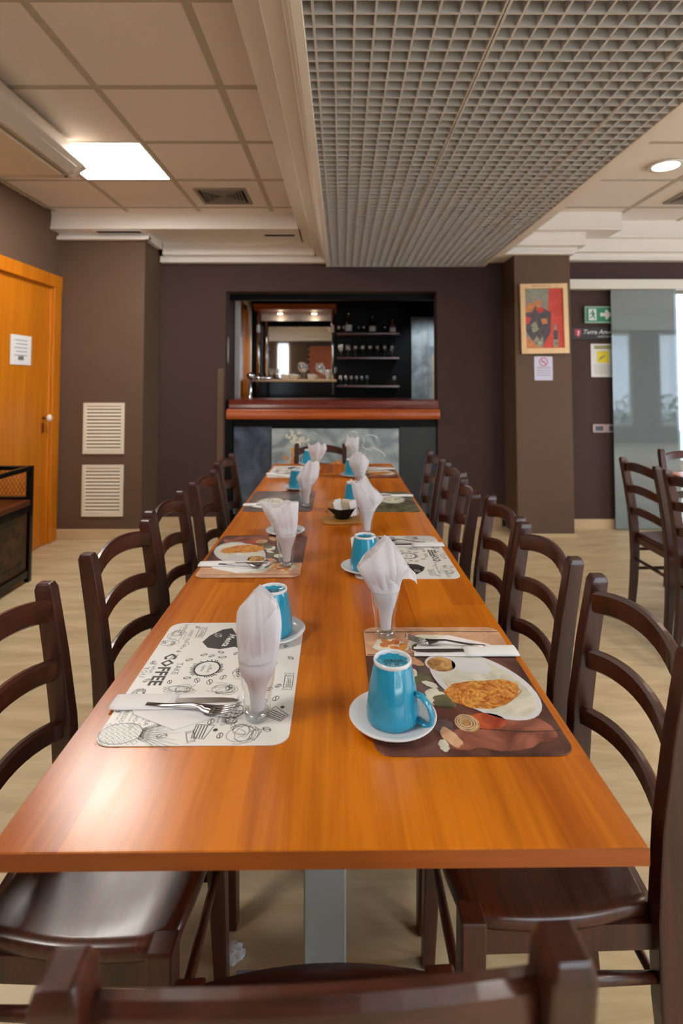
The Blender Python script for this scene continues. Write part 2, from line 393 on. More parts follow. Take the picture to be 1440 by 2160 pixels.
# baseboards
struct(MB().box(-2.43, -1.66, 4.535, 4.55, 0, .085, .003).box(-1.67, -1.655, 4.54, 4.95, 0, .085, .003).build('baseboard_column', 'baseboard'))
struct(MB().box(-1.655, -1.065, 4.935, 4.95, 0, .085, .003).box(.878, 1.45, 4.935, 4.95, 0, .085, .003).build('baseboard_back', 'baseboard'))
struct(MB().box(1.45, 1.98, 4.597, 4.61, 0, .03, .003).box(1.97, 3.02, 4.862, 4.88, 0, .085, .003).build('baseboard_right', 'baseboard'))
struct(MB().box(-2.43, -2.415, -1.9, 3.48, 0, .085, .003).build('baseboard_left', 'baseboard'))
# --- rear wall behind the camera, with windows
wr = sempty('wall_rear')
xs = [(-1.75, -1.45), (.85, 2.35), (3.25, 4.75), (5.35, 6.25), (6.8, 8.0)]
px_ = -2.6
for a, b in xs + [(8.3, 8.3)]:
    if a > px_: box('wall_section', 'wall', px_, a, -2.1, -1.9, 0, 2.9, wr)
    if b > a:
        box('wall_section', 'wall', a, b, -2.1, -1.9, 0, .35, wr); box('wall_section', 'wall', a, b, -2.1, -1.9, 2.35, 2.9, wr)
    px_ = b
for i, (a, b) in enumerate(xs):
    f = MB(); t = .05
    f.box(a, a + t, -2.04, -1.97, .35, 2.35).box(b - t, b, -2.04, -1.97, .35, 2.35).box(a + t, b - t, -2.04, -1.97, .35, .35 + t).box(a + t, b - t, -2.04, -1.97, 2.35 - t, 2.35)
    if b - a > 1: f.box((a + b) / 2 - .03, (a + b) / 2 + .03, -2.04, -1.97, .4, 2.3)
    fo = struct(f.build('window_%d' % (i + 1), 'white_metal'))
    MB().box(a + t, b - t, -2.01, -2.005, .4, 2.3).build('pane', 'glass', fo)
# brick chimney breast seen in the bar mirror
ch = sempty('wall_chimney')
box('backing', 'dark', -.92, .62, -1.9, -1.66, 0, 2.30, ch)
random.seed(4)
bk = MB().box(-.105, .105, -.012, .012, -.028, .028, .003).build('brick', 'brick', ch, (0, 0, -5))
bk.hide_render = False
first = True
for r_ in range(34):
    z = .04 + r_ * .066
    off = .055 if r_ % 2 else 0
    for c_ in range(7):
        x = -.80 + c_ * .22 + off
        if x > .56 or (-.62 < x < .34 and z < 1.05): continue
        if first: bk.location = (x, -1.655, z); first = False
        else: share(bk, 'brick', ch, (x, -1.655 + random.uniform(-.002, .002), z))
box('mantel', 'furn', -.95, .65, -1.66, -1.52, 1.08, 1.15, ch)
# right wall with a wide window
wl = sempty('wall_right')
box('wall_section', 'wall', 8.2, 8.35, -2.1, -.4, 0, 2.9, wl); box('wall_section', 'wall', 8.2, 8.35, 3.2, 5.05, 0, 2.9, wl)
box('wall_section', 'wall', 8.2, 8.35, -.4, 3.2, 0, .35, wl); box('wall_section', 'wall', 8.2, 8.35, -.4, 3.2, 2.35, 2.9, wl)
fo = struct(MB().box(8.22, 8.28, -.4, -.34, .35, 2.35).box(8.22, 8.28, 3.14, 3.2, .35, 2.35).box(8.22, 8.28, 1.37, 1.43, .35, 2.35).box(8.22, 8.28, -.34, 3.14, .35, .4).box(8.22, 8.28, -.34, 3.14, 2.3, 2.35).build('window_6', 'white_metal'))
MB().box(8.245, 8.25, -.34, 3.14, .4, 2.3).build('pane', 'glass', fo)
# --- next room behind the sliding door
nr = sempty('wall_next_room')
box('wall_section', 'plaster', 1.9, 2.0, 5.05, 7.4, 0, 2.9, nr)
box('wall_section', 'plaster', 2.0, 3.7, 7.3, 7.4, 0, 2.9, nr)
box('wall_section', 'plaster', 3.7, 6.2, 7.3, 7.4, 2.55, 2.9, nr); box('wall_section', 'plaster', 3.7, 6.2, 7.3, 7.4, 0, .2, nr)
box('wall_section', 'plaster', 6.2, 6.3, 5.05, 7.4, 0, 2.9, nr)
fo = struct(MB().box(3.7, 3.76, 7.32, 7.38, .2, 2.55).box(4.9, 4.96, 7.32, 7.38, .2, 2.55).box(6.14, 6.2, 7.32, 7.38, .2, 2.55).box(3.76, 6.14, 7.32, 7.38, .2, .25).box(3.76, 6.14, 7.32, 7.38, 2.5, 2.55).build('window_7', 'white_metal'))
MB().box(3.76, 6.14, 7.345, 7.35, .25, 2.5).build('pane', 'glass', fo)

# --- ceiling: slab, tiles in a bar grid, soffits
ce = sempty('ceiling')
box('ceiling_slab', 'void', -2.6, 8.35, -2.1, 7.6, 2.9, 3.0, ce)
TS = .596
tl = MB().box(-TS / 2 + .013, TS / 2 - .013, -TS / 2 + .013, TS / 2 - .013, 0, .014, .002).build('ceiling_tile', 'tile', ce, (0, 0, 2.716))
used = [False]
def put_tile(cx, cy, sx=1, sy=1):
    if not used[0]: tl.location = (cx, cy, 2.716); tl.scale = (sx, sy, 1); used[0] = True
    else: share(tl, 'ceiling_tile', ce, (cx, cy, 2.716), scale=(sx, sy, 1))
ys = [4.303 - TS * k for k in range(11)]
xL = [-2.363, -1.767, -1.171, -.575]
xR = [1.744, 2.34, 2.936, 3.532, 4.128]
lit = [(-1.469, 3.389), (-1.469, .409)]
litR = [(3.234, .409), (3.234, -1.0)]
def is_lit(cx, cy): return any(abs(cx - a) < .1 and abs(cy - b) < .1 for a, b in lit + litR)
for j in range(10):
    cy = ys[j] - TS / 2
    for i in range(3):
        cx = xL[i] + TS / 2
        if not is_lit(cx, cy): put_tile(cx, cy)
    put_tile((-.575 - .34) / 2, cy, .37, 1); put_tile((-2.43 - 2.363) / 2, cy, .1, 1)
    for i in range(4):
        cx = xR[i] + TS / 2
        if not is_lit(cx, cy): put_tile(cx, cy)
    put_tile((1.744 + 1.45) / 2, cy, .48, 1)
for i in range(3): put_tile(xL[i] + TS / 2, 4.283 + .07, 1, .2)
put_tile((-.575 - .34) / 2, 4.353, .37, .2)
for i in range(4): put_tile(xR[i] + TS / 2, 4.283 + .2, 1, .72)
put_tile((1.744 + 1.45) / 2, 4.353, .48, .2)
box('ceiling_panel', 'tile', 4.15, 8.2, -1.9, 4.88, 2.716, 2.73, ce)
box('ceiling_panel', 'tile', -2.43, 4.15, -1.9, ys[10], 2.716, 2.73, ce)
box('ceiling_panel', 'plaster', 2.0, 6.3, 5.05, 7.4, 2.70, 2.73, ce)
rail = MB().box(-.017, .017, -3.15, 3.15, 0, .03).build('ceiling_bar', 'tbar', ce, (xL[0], 1.25, 2.712))
for x in xL[1:] + xR: share(rail, 'ceiling_bar', ce, (x, 1.25 + (.2 if x > 0 else 0), 2.712))
rl = MB().box(-2.43, -.30, -.016, .016, 0, .03).build('ceiling_bar', 'tbar', ce, (0, ys[0], 2.7124))
rr_ = MB().box(1.45, 4.15, -.016, .016, 0, .03).build('ceiling_bar', 'tbar', ce, (0, ys[0], 2.7124))
for y in ys[1:]: share(rl, 'ceiling_bar', ce, (0, y, 2.7124)); share(rr_, 'ceiling_bar', ce, (0, y, 2.7124))

def crownX(name, prof, x0, x1):      # profile (y,z) run along X
    m = MB(); m.sweep([[(x0, p[0], p[1]) for p in prof], [(x1, p[0], p[1]) for p in prof]]); return m
def crownY(name, prof, y0, y1):
    m = MB(); m.sweep([[(p[0], y0, p[1]) for p in prof], [(p[0], y1, p[1]) for p in prof]]); return m
Z1, Z2, Z3 = 2.567, 2.457, 2.396
tr = sempty('trim_1')
def cornice(parent, y, z0, z1, yb, x0, x1):
    """coved band facing the camera: from (y, z0) up to z1, body back to yb"""
    prof = [(y, z0), (y, z0 + .012), (y + .006, z0 + .03), (y + .012, z0 + .07), (y + .015, z1 - .02), (y + .004, z1 - .012), (y + .004, z1), (yb, z1), (yb, z0)]
    crownX('c', prof, x0, x1).build('cornice', 'plaster', parent)
def bead(parent, y, z0, z1, yb, x0, x1):
    prof = [(y, z0), (y, z0 + .012), (y + .012, z1), (yb, z1), (yb, z0)]
    crownX('c', prof, x0, x1).build('cornice_bead', 'plaster', parent)
cornice(tr, 4.40, Z1, 2.716, 5.0, -2.43, -.345)
cornice(tr, 4.84, Z2, Z1, 5.0, -1.62, -.23)
box('cornice_step', 'plaster', -1.66, -.16, 4.90, 4.96, Z3 + .02, Z2, tr)
bead(tr, 4.88, Z3, Z3 + .036, 4.96, -1.655, -.15)
# bead round the head of the left column
bead(tr, 4.50, 2.507, 2.54, 4.56, -2.43, -1.625)
box('cornice_bead', 'plaster', -1.675, -1.625, 4.51, 4.86, 2.507, 2.54, tr, .004)
box('cornice_step', 'plaster', -2.43, -1.63, 4.53, 4.86, 2.54, Z1, tr)
# long soffit along the left side of the grille
tr2 = sempty('trim_2')
box('soffit', 'plaster', -.36, -.14, -1.9, 4.95, Z1, 2.9, tr2, .003)
box('soffit', 'plaster', -.249, -.14, -1.9, 4.95, Z2, Z1, tr2, .003)
box('soffit_step', 'plaster', -.175, -.14, -1.9, 4.93, 2.425, Z2, tr2, .003)
box('cornice_bead', 'plaster', -.155, -.14, -1.9, 4.92, Z3, 2.425, tr2, .003)
# right side of the grille and right cornices
tr3 = sempty('trim_3')
box('soffit', 'plaster', 1.32, 1.52, -1.9, 4.95, Z1, 2.9, tr3, .003)
box('soffit', 'plaster', 1.32, 1.43, -1.9, 4.95, Z2, Z1, tr3, .003)
box('cornice_bead', 'plaster', 1.32, 1.40, -1.9, 4.92, Z3, Z2, tr3, .003)
cornice(tr3, 4.42, Z1, 2.716, 4.9, 1.43, 2.33)
cornice(tr3, 4.66, Z1, 2.716, 4.9, 2.33, 8.2)
cornice(tr3, 4.50, Z2, Z1, 4.9, 1.40, 2.06)
cornice(tr3, 4.72, Z2, Z1, 4.9, 2.06, 8.2)
box('cornice_step', 'plaster', 1.40, 2.02, 4.58, 4.9, Z3 + .02, Z2, tr3)
box('cornice_step', 'plaster', 2.02, 8.2, 4.80, 4.9, Z3 + .02, Z2, tr3)
bead(tr3, 4.56, Z3, Z3 + .036, 4.9, 1.40, 1.99)
bead(tr3, 4.79, Z3, Z3 + .036, 4.9, 1.99, 8.2)
# cornice on the rear wall (seen in the bar mirror)
tr4 = sempty('trim_4')
box('cornice', 'plaster', -2.43, 8.2, -1.9, -1.62, 2.50, 2.716, tr4, .004)
box('cornice_bead', 'plaster', -2.43, 8.2, -1.9, -1.74, Z3, 2.50, tr4, .004)

# --- egg-crate grille hung between the soffits
gr = thing('ceiling_grille', 'large grey egg-crate grille running the length of the ceiling', 'grille', (0, 0, 2.367))
GX0, GX1, GY0, GY1, GH = -.11, 1.285, -1.88, 4.915, .048
lb = MB().box(-.0036, .0036, GY0, GY1, 0, GH).build('blade', 'grille', gr)
n_long = 0
x = GX0 + .028
lb.location = (x, 0, 0)
while True:
    x += .0602
    if x > GX1 - .01: break
    share(lb, 'blade', gr, (x, 0, 0))
cbm = MB().box(GX0, GX1, -.0048, .0048, 0, GH).build('blade', 'grille', gr, (0, GY1 - .02, .0006))
y = GY1 - .02
while y > GY0 + .07:
    y -= .0575
    share(cbm, 'blade', gr, (0, y, .0006))
# seams between the grille panels: doubled edge bars
sm = MB().box(-.004, .004, GY0, GY1, -.002, GH).build('seam_bar', 'grille', gr, (.470, 0, 0))
share(sm, 'seam_bar', gr, (1.068, 0, 0))
MB().box(GX0 - .033, GX0, GY0, GY1 + .02, -.002, .06, .002).build('frame', 'plaster', gr)
MB().box(GX1, GX1 + .035, GY0, GY1 + .02, -.002, .06, .002).build('frame', 'plaster', gr)
MB().box(GX0, GX1, GY1, GY1 + .02, -.002, .06, .002).build('frame', 'grille', gr)

# --- ceiling lights
def led(cx, cy, label):
    t = thing('ceiling_light', label, 'ceiling light', (cx, cy, 2.706), 0, 'square ceiling light panels')
    f = MB(); h = TS / 2 - .002
    f.box(-h, h, -h, -h + .014, 0, .02).box(-h, h, h - .014, h, 0, .02).box(-h, -h + .014, -h + .014, h - .014, 0, .02).box(h - .014, h, -h + .014, h - .014, 0, .02)
    f.build('frame', 'white_metal', t)
    MB().box(-h + .014, h - .014, -h + .014, h - .014, .004, .014).build('diffuser', 'emit_led', t)
led(-1.469, 3.389, 'bright square light panel set in the tiled ceiling beside the air conditioner')
for cx, cy in lit[1:] + litR:  # unseen panels added to brighten the near table and the room
    led(cx, cy, 'added unseen light panel in the ceiling behind the photographer, %s' % ('left side' if cx < 0 else ('right side, nearer' if cy > 0 else 'right side, by the windows')))
def down(cx, cy, label):
    t = thing('downlight', label, 'ceiling light', (cx, cy, 2.70), 0, 'round recessed downlights')
    MB().lathe([(.075, .004), (.105, .0), (.108, .006), (.104, .012), (.075, .012)], 32).build('trim_ring', 'white_metal', t)
    MB().lathe([(.0001, .003), (.078, .003), (.078, .010), (.0001, .010)], 32).build('lens', 'emit_warm', t)
down(2.10, 3.44, 'round glowing downlight in the tiled ceiling on the right')
for a, b in ((2.64, 1.6), (5.2, 3.0), (6.8, 1.2)): down(a, b, 'round downlight outside the photo on the right, %s' % {1.6: 'above the second table', 3.0: 'towards the glass door wall', 1.2: 'near the far right window'}[b])
for a, b, p in ((2.10, 3.44, 9), (2.64, 1.6, 14), (5.2, 3.0, 14), (6.8, 1.2, 14)):
    l = bpy.data.lights.new('downlight_lamp', 'SPOT'); l.energy = p * 2.2; l.color = (1, .80, .58); l.spot_size = R(130); l.spot_blend = .8; l.shadow_soft_size = .07
    o = bpy.data.objects.new('downlight_lamp', l); C.objects.link(o); o.location = (a, b, 2.69)

# --- vents in the ceiling
def diffuser(cx, cy, hx, hy, label):
    t = thing('ceiling_vent', label, 'vent', (cx, cy, 2.704), 0, 'grey ceiling vents')
    MB().box(-hx, hx, -hy, -hy + .022, 0, .012).box(-hx, hx, hy - .022, hy, 0, .012).box(-hx, -hx + .022, -hy + .022, hy - .022, 0, .012).box(hx - .022, hx, -hy + .022, hy - .022, 0, .012).build('frame', 'vent_grey', t)
    MB().box(-hx + .02, hx - .02, -hy + .02, hy - .02, .012, .016).build('backing', 'dark', t)
    for k in range(1, 7):
        a = hx - .022 - k * .024; b = hy - .022 - k * .022
        if b < .01: break
        m = MB()
        m.box(-a, a, -b, -b + .006, .001, .012).box(-a, a, b - .006, b, .001, .012).box(-a, -a + .006, -b + .006, b - .006, .001, .012).box(a - .006, a, -b + .006, b - .006, .001, .012)
        m.build('louvre', 'vent_grey', t)
diffuser(-.888, 4.03, .19, .17, 'square grey louvred vent in the tiled ceiling left of the long soffit')
diffuser(2.72, 4.03, .19, .17, 'grey louvred vent at the right edge, beyond the round downlight')
for x0, x1, lab in ((-2.05, -1.68, 'dark slot vent in the soffit above the left column'), (-.66, -.40, 'dark slot vent in the soffit near the grille corner')):
    yy = 4.56 if x0 < -1 else 4.56
    if x0 < -1: yy = 4.455
    t = thing('slot_vent', lab, 'vent', ((x0 + x1) / 2, yy + .02, 2.560), 0)
    hx = (x1 - x0) / 2
    MB().box(-hx, hx, -.035, .035, .003, .0065).build('backing', 'dark', t)
    MB().box(-hx - .012, hx + .012, -.047, -.035, .0, .0065).box(-hx - .012, hx + .012, .035, .047, .0, .0065).box(-hx - .012, -hx, -.035, .035, 0, .0065).box(hx, hx + .012, -.035, .035, 0, .0065).build('frame', 'plaster', t)

# --- under-ceiling air conditioner
ac = thing('air_conditioner', 'large beige air conditioner hung under the ceiling by the left wall', 'air conditioner', (0, 0, 0))
prof = [(-2.42, 2.69), (-1.56, 2.69), (-1.535, 2.66), (-1.515, 2.60), (-1.495, 2.588), (-1.49, 2.565), (-1.50, 2.556), (-1.545, 2.520), (-1.575, 2.509), (-2.40, 2.515), (-2.42, 2.55)]
m = crownY('b', prof, 1.42, 3.08); m.build('body', 'ac', ac)
prof = [(-2.41, 2.67), (-1.56, 2.66), (-1.50, 2.582), (-1.492, 2.562), (-1.58, 2.506), (-2.38, 2.508)]
crownY('e', prof, 3.08, 3.125).build('end_cap', 'ac', ac); crownY('e', prof, 1.375, 1.42).build('end_cap', 'ac', ac)
prof = [(-1.512, 2.541), (-1.508, 2.534), (-1.556, 2.500), (-1.563, 2.505)]
crownY('e', prof, 1.5, 3.03).build('louvre', 'ac', ac)
MB().box(-1.60, -1.590, 1.45, 3.06, 2.505, 2.512).build('groove', 'vent_grey', ac)
MB().box(-2.34, -1.61, 1.45, 3.06, 2.500, 2.510, .003).build('intake_panel', 'ac_under', ac)
MB().lathe([(.001, -.003), (.008, -.003), (.008, .004), (.001, .004)], 12, -1.60, 3.09, 2.503).build('screw', 'dark', ac)
MB().lathe([(.001, -.006), (.008, -.004), (.008, .004), (.001, .004)], 12, -2.06, 3.09, 2.503).build('indicator_lamp', 'chrome', ac)

# --- left door
d1 = sempty('door_1', (-2.40, 0, 0))
MB().box(0, .012, 3.60, 4.44, .005, 2.09, .002).build('door_leaf', 'door', d1)
MB().box(0, .042, 4.42, 4.535, 0, 2.09, .006, 2).build('door_jamb', 'door', d1)
MB().box(0, .042, 3.50, 3.61, 0, 2.09, .006, 2).build('door_jamb', 'door', d1)
MB().box(0, .045, 3.50, 4.54, 2.085, 2.19, .006, 2).build('door_head', 'door', d1)
MB().box(.006, .024, 4.395, 4.42, 0, 2.08, .003).build('door_stop', 'door', d1)
h = MB().tube([(.012, 4.33, 1.02), (.05, 4.33, 1.02)], .008).build('door_handle', 'bar_wood_dark', d1)
MB().lathe([(.001, -.0), (.014, .004), (.028, .014), (.028, .026), (.016, .038), (.001, .040)], 16).build('knob', 'vent_white', h, (.048, 4.33, 1.02), rot=(0, R(90), 0))
MB().box(.012, .018, 4.315, 4.345, .90, .98, .002).build('lock_plate', 'bar_wood_dark', d1)
t = thing('paper_notice', 'white paper notice taped to the orange door', 'notice', (-2.386, 0, 0))
MB().box(0, .002, 3.885, 4.145, 1.435, 1.655).build('sheet', 'signwhite', t)
m = MB()
for k in range(5): m.box(.002, .0024, 3.93 + (.02 if k % 2 else 0), 4.09, 1.615 - k * .028, 1.620 - k * .028)
m.box(.002, .0024, 3.98, 4.05, 1.47, 1.50)
m.build('print', 'ink2', t)

# --- two louvred wall vents on the left column
def wvent(zc, label):
    t = thing('wall_vent', label, 'vent', (-1.99, 4.548, zc), 0, 'cream louvred vents on the left column')
    hx, hz = .172, .213
    MB().box(-hx, hx, -.012, 0, -hz, -hz + .028, .002).box(-hx, hx, -.012, 0, hz - .028, hz, .002).box(-hx, -hx + .028, -.012, 0, -hz + .028, hz - .028, .002).box(hx - .028, hx, -.012, 0, -hz + .028, hz - .028, .002).build('frame', 'vent_white', t)
    MB().box(-hx + .02, hx - .02, -.003, 0, -hz + .02, hz - .02).build('backing', 'vent_grey', t)
    s0 = MB().sweep([[(-hx + .028, -.004, .008), (-hx + .028, -.011, -.008), (-hx + .028, -.009, -.009), (-hx + .028, -.002, .007)], [(hx - .028, -.004, .008), (hx - .028, -.011, -.008), (hx - .028, -.009, -.009), (hx - .028, -.002, .007)]]).build('slat', 'vent_white', t, (0, 0, hz - .04))
    for k in range(1, 13): share(s0, 'slat', t, (0, 0, hz - .04 - k * (2 * hz - .08) / 12))
wvent(.918, 'cream louvred wall vent on the left column, the upper of two')
wvent(.402, 'cream louvred wall vent on the left column, the lower one near the floor')

# ================================================================== BAR NICHE
bn = sempty('wall_bar_niche')
box('panel', 'black', -1.3, 1.6, 6.45, 6.6, 0, 2.6, bn)
box('panel', 'wall_dark', -1.25, -1.12, 5.12, 6.45, 0, 2.5, bn)
box('panel', 'black', 1.42, 1.55, 5.12, 6.45, 0, 2.5, bn)
box('panel', 'black', -1.25, 1.55, 5.12, 6.45, 2.42, 2.5, bn)
box('panel', 'black', -1.065, -.998, 4.955, 5.11, .0, .96, bn)
box('panel', 'black', -1.0, .878, 5.02, 5.1, .0, .96, bn)
box('lintel', 'black', -1.12, 1.42, 5.125, 5.20, 2.088, 2.42, bn)
# framed door on the side wall behind the bar
d2 = sempty('door_2', (-1.12, 0, 0))
MB().box(0, .02, 5.98, 6.40, 0, 2.13, .002).build('door_leaf', 'door', d2)
MB().box(0, .03, 5.72, 5.98, 0, 2.20, .002).build('door_leaf', 'bar_wood', d2)
MB().box(0, .05, 5.66, 5.72, 0, 2.26, .003).box(0, .05, 6.36, 6.42, 0, 2.26, .003).box(0, .05, 5.66, 6.42, 2.20, 2.27, .003).build('door_jamb', 'plaster', d2)
# grey door at the right end behind the bar
d3 = sempty('door_3')
MB().box(.83, 1.16, 6.40, 6.44, 0, 2.08, .003).build('door_leaf', 'slate_light', d3)
MB().box(.955, .962, 6.396, 6.40, 0, 2.06).box(1.02, 1.03, 6.394, 6.40, 0, 2.06).build('door_groove', 'vent_grey', d3)
MB().box(1.075, 1.085, 6.375, 6.40, .9, 1.62).build('door_handle', 'picture_frame', d3)
# counter
ct = thing('bar_counter', 'dark wood bar counter with moulded front edge over slate panels', 'bar counter', (0, 0, 0))
prof = [(4.905, 1.06), (4.900, 1.075), (4.905, 1.10), (4.902, 1.135), (4.912, 1.144), (5.50, 1.144), (5.50, 1.09), (5.02, 1.058)]
crownX('c', prof, -1.02, .878).build('countertop', 'bar_wood_dark', ct)
prof = [(4.915, .965), (4.895, .975), (4.888, 1.00), (4.893, 1.03), (4.905, 1.045), (4.908, 1.058), (5.03, 1.057), (5.03, .965)]
crownX('c', prof, -1.04, .89).build('moulding', 'bar_wood', ct)
MB().box(-.99, -.645, 4.985, 5.02, .10, .895, .003).build('panel', 'slate_blue', ct)['label'] = 'blue-grey slate panel'
cp = MB().box(-.64, .525, 4.970, 5.02, .10, .878, .003).build('panel', 'slate_light', ct); cp['label'] = 'pale grey stone panel with a painted flower'
MB().box(.53, .873, 4.985, 5.02, .10, .895, .003).build('panel', 'slate_shaded', ct)['label'] = 'slate panel with shade put into its dark colour'
MB().box(-.995, .873, 4.99, 5.02, 0, .10).build('plinth', 'black', ct)
MB().box(-.995, .873, 4.99, 5.02, .895, .965).build('apron', 'black', ct)
# painted flower sprigs on the pale panel
random.seed(7)
m = MB()
def upoly(mb, pts, y): mb.face([(p[0], y, p[1]) for p in pts])
for k in range(26):
    a = random.uniform(20, 160); r_ = random.uniform(.02, .13)
    upoly(m, ell(-.43 + r_ * math.cos(R(a)) + .02, .72 + r_ * math.sin(R(a)) * 1.1, .022, .012, random.uniform(0, 180), 7), 4.9695 - k * .00001)
m.build('painted_flower', 'creamy', cp)
m = MB()
for k in range(22):
    upoly(m, ell(-.46 + random.gauss(0, .03), .70 - k * .018 + random.gauss(0, .01), .024, .012, random.uniform(0, 180), 7), 4.9692 - k * .00001)
for k in range(9):
    upoly(m, ell(-.02 + random.gauss(0, .05), .55 + random.gauss(0, .03), .03, .014, random.uniform(0, 180), 7), 4.9692 - k * .00001)
m.build('painted_flower', 'amber', cp)
m = MB()
for a0, cx, cz, rr0 in ((20, .26, .75, .07), (0, .28, .60, .10), (40, .1, .8, .05)):
    pts = [(cx + rr0 * (1 + .2 * math.sin(k)) * math.cos(R(a0 + k * 14)), cz + rr0 * math.sin(R(a0 + k * 14))) for k in range(20)]
    for i in range(19):
        p, q = pts[i], pts[i + 1]
        m.face([(p[0], 4.9694, p[1]), (q[0], 4.9694, q[1]), (q[0] + .006, 4.9694, q[1] + .006), (p[0] + .006, 4.9694, p[1] + .006)])
m.build('painted_vein', 'signwhite', cp)
# mirrored back-bar cabinet
mc = thing('mirror_cabinet', 'lit back-bar cabinet with a mirror, chrome posts and wooden top', 'cabinet', (0, 0, 0))
MB().box(-.99, -.06, 6.02, 6.44, 2.115, 2.18, .003).build('canopy', 'bar_wood', mc)
MB().box(-.955, -.09, 6.425, 6.445, 1.33, 2.03).build('mirror', 'mirror', mc)
MB().box(-.955, -.09, 6.40, 6.445, 2.03, 2.115).build('head_panel', 'white_metal', mc)
for xx in (-.94, -.10): MB().lathe([(.016, 1.16), (.016, 2.115)], 14, xx, 6.10).build('post', 'chrome', mc)
for xx in (-.94, -.10): MB().box(xx - .02, xx + .02, 6.08, 6.12, 1.86, 1.95, .006).build('bracket', 'chrome', mc)
MB().box(-.93, -.09, 6.10, 6.42, 1.695, 1.703).build('shelf', 'glass', mc)
MB().box(-.97, -.06, 6.05, 6.44, 1.305, 1.330, .003).build('worktop', 'picture_frame', mc)
MB().box(-.96, -.07, 6.09, 6.44, .9, 1.305).build('base_unit', 'glossy_black', mc)
for xx in (-.72, -.32):
    q = MB().lathe([(.03, 2.102), (.036, 2.106), (.036, 2.116), (.001, 2.116)], 16, xx, 6.32).build('spot_lamp', 'chrome', mc)
    MB().lathe([(.001, 2.100), (.028, 2.100), (.028, 2.107), (.001, 2.107)], 16, xx, 6.32).build('bulb', 'emit_warm', q)
    l = bpy.data.lights.new('bar_spot', 'SPOT'); l.energy = 9; l.color = (1, .92, .80); l.spot_size = R(120); l.spot_blend = .6; l.shadow_soft_size = .03
    o = bpy.data.objects.new('bar_spot', l); C.objects.link(o); o.location = (xx, 6.32, 2.095)
l = bpy.data.lights.new('bar_spot', 'SPOT'); l.energy = 26; l.color = (.86, .93, 1); l.spot_size = R(70); l.spot_blend = .7; l.shadow_soft_size = .05  # added spot without a fixture, brightens the grey door
o = bpy.data.objects.new('bar_spot', l); C.objects.link(o); o.location = (1.0, 5.75, 2.38); o.rotation_euler = (R(28), 0, 0)
# three dark shelves on the black wall
def shelf(z, label):
    return tag(box('wall_shelf', 'bar_wood_dark', -.055, .665, 6.20, 6.45, z - .02, z, None, .002), label, 'shelf', 'dark shelves behind the bar')
shelf(1.868, 'dark wooden shelf behind the bar holding the bottles')
shelf(1.587, 'dark wooden shelf behind the bar, middle one, with a row of wine glasses')
shelf(1.262, 'dark wooden shelf behind the bar, lowest one, with small goblets')
def wineglass(name, sc_=1.0):
    t = thing(name, '', 'glass')
    s = sc_
    MB().lathe([(.001, 0), (.032 * s, .001), (.032 * s, .004), (.006 * s, .010), (.004 * s, .016)], 16).build('foot', 'barglass', t)
    MB().lathe([(.004 * s, .012), (.0035 * s, .05 * s), (.005 * s, .072 * s)], 10).build('stem', 'barglass', t)
    MB().lathe([(.005 * s, .070 * s), (.022 * s, .080 * s), (.034 * s, .105 * s), (.035 * s, .125 * s), (.029 * s, .155 * s), (.027 * s, .155 * s), (.033 * s, .125 * s), (.032 * s, .106 * s), (.020 * s, .083 * s), (.001, .076 * s)], 20).build('bowl', 'barglass', t)
    return t
ORD = ['leftmost', 'second', 'third', 'fourth', 'fifth', 'sixth', 'seventh', 'rightmost']
wg = wineglass('wine_glass')
for k in range(8):
    lab = '%s of eight wine glasses lined up on the middle shelf behind the bar' % ORD[k]
    loc = (-.008 + k * .086, 6.33, 1.587)
    if k == 0: wg.location = loc; wg['label'] = lab; wg['group'] = 'wine glasses on the middle bar shelf'
    else: dup(wg, loc, k * .3, lab)
for k in range(6):
    lab = '%s of six small goblets lined up on the lowest shelf behind the bar' % (ORD[k] if k < 5 else 'rightmost')
    dup(wg, (-.01 + k * .062, 6.33, 1.262), 0, lab, 'small goblets on the lowest bar shelf', (.75, .75, .78))
dup(wg, (.62, 6.33, 1.262), 0, 'single small goblet standing apart at the right end of the lowest shelf', 'small goblets on the lowest bar shelf', (.8, .8, .72))
bottle_mats = [plain('bottle_brown', sr(60, 30, 14), .12, noise=.1), plain('bottle_black', sr(20, 16, 16), .12, noise=.1), plain('bottle_rose', sr(120, 80, 60), .15, noise=.1)]
def bottle(x, z, h, r, mat, label):
    t = thing('bottle', label, 'bottle', (x, 6.33, z), 0, 'bottles on the top bar shelf')
    MB().lathe([(.001, 0), (r, .003), (r, h * .52), (r * .85, h * .60), (r * .36, h * .72), (r * .33, h * .93), (r * .40, h * .94), (r * .40, h * .965), (.001, h * .965)], 20).build('body', mat, t)
    MB().lathe([(r * .42, h * .93), (r * .42, h), (.001, h)], 14).build('cap', 'chrome', t)
    MB().lathe([(r + .001, h * .12), (r + .001, h * .42)], 20, cap=False).build('paper_label', 'signwhite', t)
bottle(.085, 1.868, .25, .036, bottle_mats[0], 'tall brown liqueur bottle at the left of the top bar shelf')
bottle(.365, 1.868, .21, .040, bottle_mats[1], 'black bottle with pale label in the middle of the top bar shelf')
bottle(.60, 1.868, .17, .036, bottle_mats[2], 'short rosy bottle at the right end of the top bar shelf')
TOPS = ['leftmost', 'second', 'third', 'fourth', 'rightmost']
for k, (x, s) in enumerate(((-.03, .62), (.03, .66), (.20, .6), (.26, .62), (.51, .62))):
    dup(wg, (x, 6.33, 1.868), 0, '%s of the five small stemmed glasses among the bottles, top bar shelf' % TOPS[k], 'small glasses on the top bar shelf', (s, s, s))
